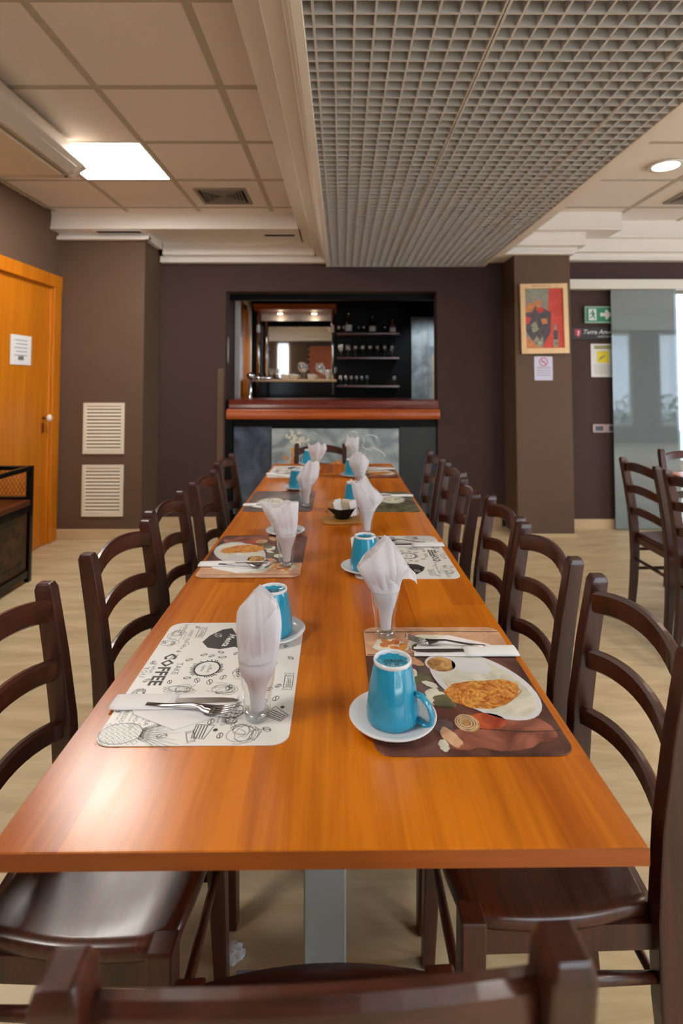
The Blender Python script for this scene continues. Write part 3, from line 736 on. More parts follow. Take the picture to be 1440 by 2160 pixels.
# glasses and cups in front of the mirror
def tag2(o, x, y, z, lab, grp): o.location = (x, y, z); o['label'] = lab; o['group'] = grp
for k, (x, s, lab) in enumerate(((-.46, 1.25, 'large balloon wine glass centred in front of the bar mirror'), (-.255, 1.2, 'large wine glass at the right in front of the bar mirror'), (-.21, .8, 'small white-looking goblet right of the large wine glass by the mirror'), (-.085, .95, 'goblet at the far right end of the mirror cabinet worktop'), (-.80, .8, 'small stemmed glass at the left before the bar mirror'), (-.72, .8, 'second small stemmed glass from the left before the bar mirror'))):
    dup(wg, (x, 6.20 - .02 * (k % 3), 1.330), 0, lab, 'glasses in front of the bar mirror', (s, s, s))
def cupstack(x, label, n=2):
    t = thing('espresso_cup', label, 'cup', (x, 6.17, 1.330), 0, 'espresso cups in front of the bar mirror')
    MB().lathe([(.001, 0), (.026, .0), (.040, .05), (.042, .062), (.038, .062), (.034, .02), (.001, .012)], 20).build('body', 'ceramic_white', t)
    MB().tube([(.038, 0, .048), (.056, 0, .044), (.056, 0, .026), (.036, 0, .020)], .005).build('handle', 'ceramic_white', t)
    return t
cupstack(-.66, 'white espresso cup, leftmost of three before the bar mirror')
cupstack(-.57, 'white espresso cup, middle of three before the bar mirror')
cupstack(-.35, 'white espresso cup between the two large wine glasses by the mirror')
t = thing('jar', 'pale glass jar between goblets at the right of the mirror worktop', 'jar', (-.15, 6.16, 1.330))
MB().lathe([(.001, 0), (.022, 0), (.036, .08), (.036, .10), (.030, .11), (.001, .11)], 20).build('body', 'ceramic_white', t)
# beer tap at the left of the counter
t = thing('beer_tap', 'chrome beer tap tower on the left end of the bar counter', 'tap', (-.90, 5.35, 1.144))
MB().lathe([(.03, 0), (.028, .006), (.018, .02), (.016, .19), (.03, .20), (.042, .225), (.03, .25), (.001, .255)], 20).build('tower', 'chrome', t)
MB().tube([(-.02, 0, .20), (.20, 0, .20)], .017, 12).build('crossbar', 'chrome', t)
for k in range(3):
    q = MB().tube([(.03 + k * .06, -.01, .20), (.03 + k * .06, -.05, .19), (.03 + k * .06, -.055, .15)], .006).build('spout', 'chrome', t)
    MB().tube([(.03 + k * .06, -.012, .21), (.03 + k * .06, -.02, .25)], [.007, .010]).build('lever', 'glossy_black', q)
# small oval plate on the reveal of the opening
t = thing('wall_plate', 'small pale plate fixed on the left reveal of the bar opening', 'sign', (-1.062, 5.03, 1.60))
MB().lathe([(.001, 0), (.045, 0), (.045, .008), (.001, .010)], 20).build('plate', 'vent_grey', t, rot=(0, R(90), 0)).scale = (2.8, .8, 1)
# flat strip, paler than the wall, left of the opening
tag(MB().box(-1.135, -1.078, 4.942, 4.95, .50, 1.43, .003, 2).build('pale_strip', plain('strip_tan', sr(98, 74, 56), .5, noise=.08), None), 'pale brown strip on the wall left of the bar opening', 'strip')

# ================================================================== RIGHT SIDE: sliding glass door, signs
sd = sempty('door_4')
MB().box(2.02, 5.2, 4.78, 4.87, 2.135, 2.222, .003).build('door_rail', 'white_metal', sd)
MB().box(2.415, 3.0, 4.815, 4.825, .012, 2.14).build('door_glass', 'haze_glass', sd)
t = thing('poster', 'vintage wine poster in a pale wooden frame on the right column', 'poster', (1.731, 4.60, 1.847))
t.rotation_euler = (0, R(-.9), 0)
hx, hz = .204, .300
MB().box(-hx, hx, -.018, 0, -hz, -hz + .048, .003).box(-hx, hx, -.018, 0, hz - .042, hz, .003).box(-hx, -hx + .042, -.018, 0, -hz + .048, hz - .042, .003).box(hx - .042, hx, -.018, 0, -hz + .048, hz - .042, .003).build('frame', 'picture_frame', t)
pr = MB().box(-hx + .04, hx - .04, -.006, 0, -hz + .045, hz - .04).build('print', 'post_sky', t)
def pp(pts, mat, k): m = MB(); m.face([(p[0], -.0062 - k * .0002, p[1]) for p in pts]); m.build('ink', mat, pr)
pp([(.045, .258), (.162, .258), (.162, -.252), (-.02, -.252), (.03, -.05)], 'post_red', 1)
pp([(-.162, .07), (-.09, .12), (-.02, .10), (.06, .05), (.05, -.12), (-.01, -.22), (-.10, -.20), (-.162, -.10)], 'post_dark', 2)
pp([(-.162, -.15), (-.08, -.20), (-.02, -.252), (-.162, -.252)], 'post_tan', 3)
pp([(-.162, .10), (-.12, .14), (-.07, .12), (-.10, .06), (-.162, .05)], 'post_tan', 3)
pp([(-.162, .02), (-.11, .01), (-.13, -.04), (-.162, -.05)], 'post_red', 3)
pp(ell(-.048, .135, .028, .042), 'post_tan', 4)
pp([(-.09, .165), (-.07, .185), (-.02, .19), (0, .165), (-.01, .155), (-.08, .155)], 'bar_wood_dark', 5)
pp([(-.075, .09), (-.02, .10), (.01, .07), (-.04, .045)], 'post_red', 5)
pp([(-.03, .0), (.02, .0), (.03, -.04), (-.02, -.05)], 'post_tan', 5)
pp([(-.12, -.05), (-.07, -.02), (-.05, -.10), (-.10, -.12)], 'post_green', 5)
pp([(-.10, -.20), (-.07, -.14), (-.04, -.19), (-.02, -.14), (-.01, -.21), (-.06, -.24)], 'post_green', 6)
pp([(.075, -.245), (.112, -.245), (.114, -.13), (.104, -.10), (.102, -.045), (.085, -.045), (.083, -.10), (.073, -.13)], 'post_green', 6)
pp([(.075, -.18), (.112, -.18), (.112, -.10), (.104, -.10), (.083, -.10), (.075, -.12)], 'post_dark', 7)
m = MB(); add_text(m, 'VINI DA TAVOLA', .022, U(-.02, -.0185, .278)); m.build('lettering', 'bar_wood_dark', t)
t = thing('no_smoking_sign', 'small white no-smoking notice under the framed poster', 'sign', (1.722, 4.608, 1.422))
MB().prism(rrect(.078, .102, .008), 0, .003, mat=Matrix.Rotation(R(90), 4, 'X')).build('sheet', plain('sign_lilac', sr(206, 204, 226), .4, noise=.02), t)
m = MB()
for k in range(28):
    a, b = R(k * 360 / 28), R((k + 1) * 360 / 28); r0, r1 = .030, .037
    m.face([(r1 * math.cos(a), -.0034, .056 + r1 * math.sin(a)), (r1 * math.cos(b), -.0034, .056 + r1 * math.sin(b)), (r0 * math.cos(b), -.0034, .056 + r0 * math.sin(b)), (r0 * math.cos(a), -.0034, .056 + r0 * math.sin(a))])
m.face([(-.024, -.0036, .076), (-.019, -.0036, .081), (.024, -.0036, .036), (.019, -.0036, .031)])
m.build('emblem', 'signred', t)
m = MB(); m.face([(-.020, -.0035, .052), (.016, -.0035, .052), (.016, -.0035, .059), (-.020, -.0035, .059)])
for k in range(4): m.face([(-.06, -.0035, 0 - k * .02), (.06, -.0035, 0 - k * .02), (.06, -.0035, .004 - k * .02), (-.06, -.0035, .004 - k * .02)])
add_text(m, 'VIETATO FUMARE', .013, U(0, -.0035, .012)); m.build('lettering', 'ink2', t)
t = thing('exit_sign', 'green emergency exit sign with running figure and right arrow', 'sign', (2.335, 4.875, 1.913))
MB().box(-.14, .14, -.02, 0, -.078, .078, .006).build('housing', plain('sign_pale_green', sr(150, 180, 160), .35, noise=.02), t)
MB().box(-.125, .125, -.022, -.018, -.062, .062).build('face', 'signgreen', t)
m = MB()
m.face([(-.105, -.0225, -.052), (-.035, -.0225, -.052), (-.035, -.0225, .052), (-.105, -.0225, .052)])
m.face([(.0, -.0225, -.016), (.045, -.0225, -.016), (.045, -.0225, -.042), (.062, -.0225, -.042), (.105, -.0225, 0), (.062, -.0225, .042), (.045, -.0225, .042), (.045, -.0225, .016), (.0, -.0225, .016)])
m.build('pictogram', 'signwhite', t)
m = MB()
for pts in (ell(-.068, .034, .009, .009), [(-.085, .02), (-.058, .024), (-.052, -.004), (-.072, -.006)], [(-.072, -.004), (-.058, -.004), (-.045, -.03), (-.052, -.042), (-.060, -.028)], [(-.074, -.004), (-.064, -.008), (-.080, -.030), (-.100, -.032), (-.098, -.024), (-.084, -.022)], [(-.085, .02), (-.098, .004), (-.094, 0), (-.080, .012)], [(-.058, .02), (-.042, .006), (-.045, .001), (-.060, .012)]):
    m.face([(p[0], -.023, p[1]) for p in pts])
m.build('figure', 'signgreen', t)
t = thing('name_board', 'long black name board with red shield emblem and white script lettering', 'sign', (2.395, 4.876, 1.744))
MB().box(-.32, .32, -.008, 0, -.056, .056, .002).build('board', 'signblack', t)
m = MB(); m.face([(-.285, -.0085, .034), (-.285, -.0085, -.008), (-.257, -.0085, -.038), (-.229, -.0085, -.008), (-.229, -.0085, .034), (-.257, -.0085, .04)]); m.build('emblem', 'signred', t)
m = MB(); m.face([(-.262, -.009, .02), (-.245, -.009, .026), (-.25, -.009, -.014), (-.262, -.009, -.02), (-.258, -.009, .0)]); m.build('emblem', 'signwhite', t)
m = MB(); add_text(m, 'Terra Amore', .056, U(-.065, -.0085, .012), .35, .0006); add_text(m, 'CAFFETTERIA', .022, U(-.02, -.0085, -.030)); m.build('lettering', 'signwhite', t)
t = thing('camera_notice', 'white video surveillance notice with a yellow square beside the glass door', 'sign', (2.360, 4.877, 1.50))
MB().prism(rrect(.108, .150, .006), 0, .004, mat=Matrix.Rotation(R(90), 4, 'X')).build('sheet', 'signwhite', t)
MB().box(-.055, .055, -.0048, -.004, -.022, .085).build('yellow_field', 'signyellow', t)
m = MB()
for pts in ([(-.03, .02), (.012, .045), (.018, .036), (-.024, .010)], [(-.036, .008), (-.024, .014), (-.022, .010), (-.034, .003)], [(-.04, -.005), (-.035, -.005), (-.028, .014), (-.033, .014)]):
    m.face([(p[0], -.0052, p[1]) for p in pts])
m.box(-.078, .078, -.0050, -.0042, .105, .135)
for k in range(5): m.box(-.08, .08 - (.03 if k == 4 else 0), -.0050, -.0042, -.045 - k * .018, -.042 - k * .018)
m.build('lettering', 'ink2', t)
m = MB(); add_text(m, 'ATTENZIONE', .026, U(0, -.0054, .120), 0, .0004); m.build('lettering', 'signyellow', t)
for k, (x, lab) in enumerate(((2.315, 'small grey switch plate on the wall, the left of two'), (2.435, 'small switch plate on the wall, half behind the glass door edge'))):
    t = thing('switch_plate', lab, 'switch', (x, 4.878, .889), 0, 'switch plates beside the glass door')
    MB().prism(rrect(.060, .038, .012), 0, .008, .002, mat=Matrix.Rotation(R(90), 4, 'X')).build('plate', plain('switch_bronze%d' % k, sr(172, 150, 146), .35, metal=.2, noise=.04), t)
    MB().box(-.034, .034, -.012, -.007, -.020, .020, .002).build('rocker', plain('switch_grey%d' % k, sr(76, 78, 92), .3, noise=.04), t)
# hedge and paving outside the windows
gd = MB().box(-14, 22, -16, -2.12, -.25, -.15).box(8.36, 22, -2.1, 16, -.25, -.15).box(-14, 8.3, 7.62, 20, -.25, -.15).build('ground_outside', 'outdoor'); gd['kind'] = 'structure'
random.seed(12)
m = MB()
for k in range(2600):
    x = random.uniform(-3, 12); zt = 1.3 + .5 * math.sin(x * 1.3) + .3 * math.sin(x * 3.1)
    y = -6 + random.uniform(-.4, .4); z = random.uniform(-.1, max(.4, zt)); s = random.uniform(.06, .14)
    v = [Vector((random.gauss(0, 1), random.gauss(0, 1), random.gauss(0, 1))).normalized() * s for _ in range(3)]
    m.face([(x + q.x, y + q.y, z + q.z) for q in v])
h = m.build('hedge', 'leaf', recalc=False); h['kind'] = 'stuff'; h['label'] = 'green hedge outside the windows'

# ================================================================== LEFT SIDEBOARD
cb = thing('sideboard', 'dark carved low cabinet with wire gallery rail beside the orange door', 'cabinet', (0, 0, 0))
X0, X1, Y0, Y1 = -2.41, -2.045, 2.70, 3.62
MB().box(X0 + .02, X1 - .02, Y0 + .02, Y1 - .02, .06, .50).build('body', 'furn', cb)
MB().box(X0, X1, Y0, Y1, .50, .535, .004).build('top', 'furn', cb)
for yy0, yy1 in ((Y0 + .05, (Y0 + Y1) / 2 - .02), ((Y0 + Y1) / 2 + .02, Y1 - .05)):
    q = MB().box(X1 - .02, X1 - .008, yy0, yy1, .10, .47, .004).build('door', 'carved', cb)
    MB().box(X1 - .008, X1 - .002, yy0 + .05, yy1 - .05, .15, .42, .005).build('carving', 'carved', q)
m = MB()
for (xx, yy) in ((X0 + .015, Y0 + .015), (X1 - .015, Y0 + .015), (X0 + .015, Y1 - .015), (X1 - .015, Y1 - .015)):
    MB().box(xx - .017, xx + .017, yy - .017, yy + .017, 0, .755, .003).build('post', 'glossy_black', cb)
MB().box(X1 - .028, X1 - .002, Y0, Y1, .725, .755, .003).build('rail', 'glossy_black', cb)
MB().box(X0 + .002, X0 + .028, Y0, Y1, .725, .755, .003).build('rail', 'glossy_black', cb)
for yy in (Y0 + .015, Y1 - .015):
    MB().box(X0, X1, yy - .013, yy + .013, .725, .755, .003).build('rail', 'glossy_black', cb)
    MB().box(X0, X1, yy - .010, yy + .010, .535, .553, .002).build('rail', 'glossy_black', cb)
MB().box(X1 - .03, X1 - .004, Y0, Y1, .45, .50, .003).build('rail', 'glossy_black', cb)
MB().box(X1 - .03, X1 - .004, Y0, Y1, .03, .08, .003).build('rail', 'glossy_black', cb)
m = MB(); n = 16
for k in range(-8, 20):
    for sgn in (1, -1):
        a = X0 + k * .026 if sgn > 0 else X0 + k * .026
        z0, z1 = .553, .725
        xa = a; xb = a + (z1 - z0) * .62 * sgn
        if min(xa, xb) < X0 + .01 or max(xa, xb) > X1 - .02:
            # clip
            pts = []
            for tt in range(0, 41):
                q = tt / 40; xx = xa + (xb - xa) * q
                if X0 + .015 < xx < X1 - .03: pts.append((xx, Y1 - .015, z0 + (z1 - z0) * q))
            if len(pts) < 3: continue
            m.tube([pts[0], pts[-1]], .0022, 4)
        else: m.tube([(xa, Y1 - .015, z0), (xb, Y1 - .015, z1)], .0022, 4)
g = m.build('wire_mesh', 'bar_wood', cb); g['kind'] = 'stuff'

# ================================================================== CHAIRS
def make_chair():
    t = thing('dining_chair', '', 'chair', group='ladder-back chairs around the long table')
    H = .872
    # seat: rounded outline between four proud corners
    def seat_outline(o=0):
        p = []
        fw, bw, fy, by = .172, .150, -.172, .150
        for k in range(11):                              # front edge, bowed forward
            u = -1 + 2 * k / 10; p.append((u * (fw - .012), fy - .020 * (1 - u * u) - o))
        for k in range(1, 11):                           # right side, bowed outwards
            u = k / 10; p.append((fw + (bw - fw) * u + .016 * math.sin(PI * u) + o, fy + (by - fy) * u))
        for k in range(1, 11):
            u = k / 10; p.append((bw - 2 * bw * u, by + .006 * math.sin(PI * u) + o))
        for k in range(1, 10):
            u = k / 10; p.append((-(bw + (fw - bw) * u) - .016 * math.sin(PI * u) - o, by + (fy - by) * u))
        return p
    s = MB()
    a = seat_outline(); zt = .447
    def dish(p):
        r2 = (p[0] / .17) ** 2 + (p[1] / .17) ** 2; return -.007 * max(0, 1 - r2)
    # top surface as rings shrinking to the centre, so it dishes
    rings = [[(q[0] * 1.0, q[1] * 1.0, zt - .024) for q in a], [(q[0] * 1.012, q[1] * 1.012, zt - .018) for q in a], [(q[0] * 1.012, q[1] * 1.012, zt - .006) for q in a], [(q[0] * .99, q[1] * .99, zt) for q in a]]
    for f in (.9, .75, .55, .3, .05): rings.append([(q[0] * f, q[1] * f, zt + dish((q[0] * f, q[1] * f))) for q in a])
    s.sweep(rings, True, True)
    s.build('seat', 'chair_x', t)
    # front legs, proud at the seat corners
    for sx in (-1, 1):
        m = MB()
        def sec(cx, cy, z, hx, hy): return [(cx - hx, cy - hy, z), (cx + hx, cy - hy, z), (cx + hx, cy + hy, z), (cx - hx, cy + hy, z)]
        q = bmesh.new()
        mm = MB()
        mm.sweep([sec(sx * .186, -.178, 0, .015, .014), sec(sx * .182, -.172, .15, .018, .017), sec(sx * .176, -.165, .30, .021, .020), sec(sx * .170, -.160, .4475, .021, .021)])
        bmesh.ops.recalc_face_normals(mm.b, faces=mm.b.faces)
        bmesh.ops.bevel(mm.b, geom=mm.b.edges[:], offset=.004, segments=2, affect='EDGES', profile=.6)
        mm.build('leg', 'chair', t)
        # rear leg and back post in one piece
        mm = MB()
        def rs(yo, z, hx, hy, xo=0): return sec(sx * (.169 + xo), .160 + yo, z, hx, hy)
        mm.sweep([rs(.026, 0, .014, .016, .004), rs(.010, .15, .016, .018, .002), rs(.0, .30, .017, .020), rs(.0, .44, .0175, .022), rs(.010, .58, .0175, .022), rs(.030, .72, .0175, .0205), rs(.055, H - .013, .0165, .019), rs(.057, H, .0125, .0145)])
        bmesh.ops.recalc_face_normals(mm.b, faces=mm.b.faces)
        bmesh.ops.bevel(mm.b, geom=mm.b.edges[:], offset=.0035, segments=2, affect='EDGES', profile=.6)
        mm.build('leg', 'chair', t)
    # three bowed back rails
    for (zc, hh) in ((.565, .021), (.690, .022), (.815, .024)):
        m = MB(); secs = []
        yo = .160 + (0.010 if zc < .6 else (.025 if zc < .75 else .043))
        for k in range(13):
            u = -1 + 2 * k / 12; bow = .027 * (1 - u * u); arch = .023 * (1 - u * u)
            x_ = u * .157; th = .0095
            # direction-normal offset for a steady thickness
            dx = 1; dy = .027 * (-2 * u) / .157; ln = math.hypot(dx, dy); nx, ny = -dy / ln, dx / ln
            cx, cy = x_, yo + bow
            c0 = (cx - nx * th, cy - ny * th); c1 = (cx + nx * th, cy + ny * th); ci = (cx - nx * th * .4, cy - ny * th * .4); co = (cx + nx * th * .4, cy + ny * th * .4)
            zb = zc - hh + arch * .9; ztp = zc + hh + arch
            secs.append([(c0[0], c0[1], zb + .005), (ci[0], ci[1], zb), (co[0], co[1], zb), (c1[0], c1[1], zb + .005), (c1[0], c1[1], ztp - .006), (co[0], co[1], ztp), (ci[0], ci[1], ztp), (c0[0], c0[1], ztp - .006)])
        m.sweep(secs, True, False)
        m.build('back_rail', 'chair_x', t)
    # seat frame rails and turned stretchers
    for sx in (-1, 1):
        MB().sweep([[(sx * .160 - .008, .148, .385), (sx * .160 + .008, .148, .385), (sx * .160 + .008, .148, .426), (sx * .160 - .008, .148, .426)], [(sx * .168 - .008, -.145, .385), (sx * .168 + .008, -.145, .385), (sx * .168 + .008, -.145, .426), (sx * .168 - .008, -.145, .426)]]).build('seat_rail', 'chair', t)
        for z in (.345, .235):
            MB().tube([(sx * (.170 + (.35 - z) * .03), .160 + (.35 - z) * .05, z), (sx * .174, 0, z), (sx * (.178 + (.35 - z) * .02), -.166 - (.35 - z) * .03, z)], [.0075, .0105, .0075], 10).build('stretcher', 'chair', t)
    MB().box(-.155, .155, -.170, -.154, .385, .426, .003).build('seat_rail', 'chair_x', t)
    MB().box(-.155, .155, .148, .162, .385, .426, .003).build('seat_rail', 'chair_x', t)
    MB().tube([(-.170, .162, .295), (0, .162, .295), (.170, .162, .295)], [.0075, .0105, .0075], 10).build('stretcher', 'chair_x', t)
    MB().tube([(-.178, -.168, .26), (0, -.168, .26), (.178, -.168, .26)], [.0075, .0105, .0075], 10).build('stretcher', 'chair_x', t)
    return t
proto = make_chair(); pu = [False]
def chair(x, y, rz, label, group='ladder-back chairs around the long table', sc_=None):
    if not pu[0]:
        pu[0] = True; proto.location = (x, y, 0); proto.rotation_euler = (0, 0, R(rz)); proto['label'] = label; proto['group'] = group
        if sc_: proto.scale = sc_
        return proto
    return dup(proto, (x, y, 0), R(rz), label, group, sc_)
D = .215
ord_ = ['nearest the camera', 'second from the camera', 'third from the camera', 'fourth from the camera', 'fifth from the camera', 'farthest from the camera, by the bar']
for k, (xt, yc, yaw) in enumerate(((.588, 1.095, 0), (.581, 1.545, 2), (.583, 1.96, 0), (.545, 2.345, -5), (.588, 2.83, 1), (.570, 3.29, 2))):
    chair(xt - D, yc, -90 + yaw, 'ladder-back chair, right side of the long table, %s' % ord_[k])
for k, (xt, yc, yaw) in enumerate(((-.652, 1.046, 0), (-.640, 1.566, -5), (-.653, 2.037, -1), (-.644, 2.55, -2), (-.675, 3.15, -2))):
    chair(xt + D, yc, 90 + yaw, 'ladder-back chair, left side of the long table, %s' % (ord_[k] if k < 4 else ord_[5]))
chair(-.148, 3.86 - D, 0, 'dark ladder-back chair at the far head of the long table, before the bar')
chair(-.027, .627, 180 + 2.9, 'dark ladder-back chair at the near end of the table, cut by the frame bottom', sc_=(1.047, 1.047, 1.047))
RG = 'ladder-back chairs at the second table'
chair(1.640 + D, 3.0, 90, 'ladder-back chair at the right-hand table, its open back seen against the glass door', RG)
chair(1.632 + D, 2.56, 90, 'reddish-lit ladder-back chair cut by the right edge of the photo', RG)
chair(2.25, 3.54 - D, 0, 'purple-looking ladder-back chair at the far end of the right-hand table', RG)

# ================================================================== TABLES
YAW = R(.62)
tb = thing('dining_table', 'long orange-brown laminate dining table set for breakfast', 'table', (-.043, 2.20, 0), YAW)
hx, hy = .4005, 1.522
MB().box(-hx, hx, -hy, hy, .7275, .750, .0012).build('tabletop', 'table', tb)
for yy in (-hy - .0006, hy): MB().box(-hx - .0006, hx + .0006, yy, yy + .0006, .7280, .7492).build('edge_band', 'table_edge', tb)
for yy in (-1.14, -.38, .38, 1.14):
    MB().box(-.0385, .0385, yy - .0385, yy + .0385, .012, .715, .003).build('leg', 'steel', tb)
    MB().box(-.20, .20, yy - .20, yy + .20, 0, .012, .003).build('base_plate', 'steel', tb)
    MB().box(-.15, .15, yy - .15, yy + .15, .715, .7275).build('top_plate', 'steel', tb)
tb2 = thing('dining_table', 'second laminate table at the right edge, its near chairs pulled in', 'table', (2.40, 2.55, 0))
MB().box(-.38, .38, -.85, .85, .7275, .750, .0012).build('tabletop', 'table', tb2)
for yy in (-.42, .42):
    MB().box(-.0385, .0385, yy - .0385, yy + .0385, .012, .715, .003).build('leg', 'steel', tb2)
    MB().box(-.20, .20, yy - .20, yy + .20, 0, .012, .003).build('base_plate', 'steel', tb2)

# ================================================================== PLACE SETTINGS
ZT = .7502
side_rot = {'L': -90.0, 'R': 90.0}
def to_world(cx, cy, side, x, y, jit=0):
    a = R(side_rot[side] + jit); return cx + x * math.cos(a) - y * math.sin(a), cy + x * math.sin(a) + y * math.cos(a)
HX, HY = .213, .153
def mat_base(name, label, cx, cy, side, top, jit=0):
    t = thing(name, label, 'placemat', (cx, cy, ZT), R(side_rot[side] + jit), 'placemats on the long table')
    MB().prism(rrect(HX, HY, .028), 0, .0014, .0004).build('sheet', top, t)
    return t
def bean(m, x, y, r, a, z, wd=.0009):
    m.stroke(ell(x, y, r, r * .62, a, 14) + [ell(x, y, r, r * .62, a, 14)[0]], wd, z)
    c, s_ = math.cos(R(a)), math.sin(R(a)); pts = []
    for k in range(7):
        u = -1 + k / 3; v = .22 * math.sin(u * PI); pts.append((x + r * (u * c - v * s_), y + r * (u * s_ + v * c)))
    m.stroke(pts, wd * 1.3, z)
def scribble(m, x, y, w_, h_, z, rnd, n=5, wd=.0007):
    for k in range(n):
        a0 = rnd.uniform(0, 360); m.stroke(ell(x + rnd.uniform(-.2, .2) * w_, y + rnd.uniform(-.2, .2) * h_, w_ * rnd.uniform(.2, .5), h_ * rnd.uniform(.2, .5), rnd.uniform(-30, 30), 10, a0, a0 + rnd.uniform(120, 330)), wd, z)
def flag(m, x, y, w_, h_, a, z, txt=None):
    c, s_ = math.cos(R(a)), math.sin(R(a)); f = lambda u, v: (x + u * c - v * s_, y + u * s_ + v * c)
    P_ = [f(-w_, -h_), f(w_, -h_), f(w_, h_), f(-w_, h_), f(-w_, -h_)]
    m.stroke(P_, .0010, z)
    for sg in (-1, 1):
        m.stroke([f(sg * w_, -h_ * .7), f(sg * w_ * 1.45, -h_ * 1.3), f(sg * w_ * 1.3, 0), f(sg * w_ * 1.45, h_ * 1.1), f(sg * w_, h_ * .7)], .0009, z)
    if txt: add_text(m, txt, h_ * 1.5, T(x, y, z, a))
def coffee_mat(label, cx, cy, side, jit=0):
    t = mat_base('placemat', label, cx, cy, side, 'matwhite', jit)
    z = .00155; rnd = random.Random(5); k = MB(); g = MB()
    add_text(k, 'COFFEE', .034, T(-.012, -.112, z, 0, 1, 1), 0, .0011)
    add_text(g, 'TAKE', .018, T(-.012, -.085, z)); add_text(g, 'is what', .013, T(-.015, -.132, z)); add_text(g, 'YOU', .018, T(.0, -.146, z))
    add_text(g, 'Cake & Tea', .016, T(-.085, -.10, z, -12), .3)
    # black chalk patch
    k.poly([(-.178, -.030), (-.150, -.052), (-.12, -.062), (-.095, -.045), (-.088, -.018), (-.098, .012), (-.085, .030), (-.14, .026), (-.155, .005), (-.185, -.01)], z)
    w2 = MB(); add_text(w2, 'Menta', .022, T(-.128, -.006, z + .0002, -8), .2, .0006); bean(w2, -.150, -.034, .010, 40, z + .0002)
    # ring with text
    for q in range(46):
        a = q * 360 / 46; r1 = .028 + rnd.uniform(0, .007)
        k.stroke([(-.012 + .026 * math.cos(R(a)), -.026 + .024 * math.sin(R(a))), (-.012 + r1 * math.cos(R(a + 6)), -.026 + r1 * math.sin(R(a + 6)))], .0016, z)
    k.stroke(ell(-.012, -.026, .0265, .0245, 0, 30) + [ell(-.012, -.026, .0265, .0245, 0, 30)[0]], .0022, z)
    add_text(g, 'coffee', .012, T(-.012, -.021, z, 0)); add_text(g, 'time', .012, T(-.012, -.034, z, 0))
    for (x, y) in ((-.065, -.045), (-.060, -.028), (-.075, -.012), (-.055, -.005), (.022, -.056), (.030, -.035), (.036, -.010), (.020, .012), (-.07, .02), (-.045, -.07), (.035, -.085), (-.035, -.14), (.03, -.13), (.055, .03), (-.03, .045), (.06, .105), (.05, .12), (.09, .12), (-.10, .12), (-.06, .10), (.155, .02), (.19, .042), (.175, .115), (-.175, .05), (-.19, -.09), (.12, -.145), (-.12, -.145), (.19, -.05), (-.05, .135), (.1, .10)):
        bean(k, x, y, rnd.uniform(.006, .0085), rnd.uniform(0, 180), z)
    # pineapple
    for q in range(7):
        for r_ in range(5):
            x = .205 - r_ * .0105; y = -.145 + q * .0095 + (.0047 if r_ % 2 else 0)
            if ((x - .185) / .032) ** 2 + ((y + .118) / .036) ** 2 < 1.1: g.stroke([(x - .005, y), (x, y + .0047), (x + .005, y), (x, y - .0047), (x - .005, y)], .0006, z)
    g.stroke(ell(.183, -.118, .026, .034, 0, 24) + [ell(.183, -.118, .026, .034, 0, 24)[0]], .001, z)
    for q in range(13):
        a = -36 + q * 6; ln = rnd.uniform(.035, .075)
        x0, y0 = .183 + .010 * math.sin(R(a * 2)), -.086
        ex, ey = x0 + ln * math.sin(R(a)), y0 + ln * math.cos(R(a))
        g.stroke([(x0 - .003, y0), (ex, ey), (x0 + .004, y0)], .0008, z)
    # cake slices, croissants, cups, banana, script
    for (x, y, a) in ((.180, .012, 0), (.135, .128, 60), (-.14, .10, 10)):
        M4 = lambda u, v: (x + u * math.cos(R(a)) - v * math.sin(R(a)), y + u * math.sin(R(a)) + v * math.cos(R(a)))
        k.stroke([M4(-.018, -.014), M4(.016, -.014), M4(.018, .006), M4(-.016, .016), M4(-.018, -.014)], .0012, z)
        for q in range(4): k.stroke([M4(-.016, -.010 + q * .005), M4(.016, -.011 + q * .0045)], .0013, z)
        k.poly([M4(-.004 + .004 * math.cos(R(b)), .020 + .004 * math.sin(R(b))) for b in range(0, 360, 45)], z)
    for (x, y, w_, h_) in ((.0, .045, .05, .035), (.185, .075, .045, .05), (.06, -.055, .03, .06), (.06, .02, .03, .06), (.07, -.13, .03, .03), (-.155, -.125, .05, .03), (-.115, -.13, .03, .03), (.15, .05, .02, .03), (-.03, .09, .04, .04), (-.19, .115, .03, .05), (.125, .06, .03, .03), (.03, .075, .03, .03)):
        scribble(g, x, y, w_, h_, z, rnd, 9)
    scribble(k, .0, .045, .04, .028, z, rnd, 6, .001)
    flag(k, .035, .138, .020, .008, 0, z, 'COFFEE'); flag(k, -.165, -.075, .018, .008, 0, z, 'COFFEE'); flag(k, .192, -.004, .010, .006, 20, z); flag(k, .187, .098, .010, .006, -20, z)
    for q, (x, y) in enumerate(((.132, -.130), (.136, -.108), (.134, -.086), (.138, -.064), (.142, .040), (.140, .058), (-.148, -.098), (-.178, -.118), (.058, .085), (.075, .085))):
        add_text(g, ('ESPRESSO', 'HOT CHOCO', 'SWEET TEA', 'GREEN TEA')[q % 4], .0115, T(x, y, z, 0)); add_text(g, 'hot and fresh', .006, T(x, y - .009, z, 0))
    k.build('print', 'ink', t, recalc=False); g.build('print', 'ink2', t, recalc=False); w2.build('print', 'matwhite', t, recalc=False)
    return t
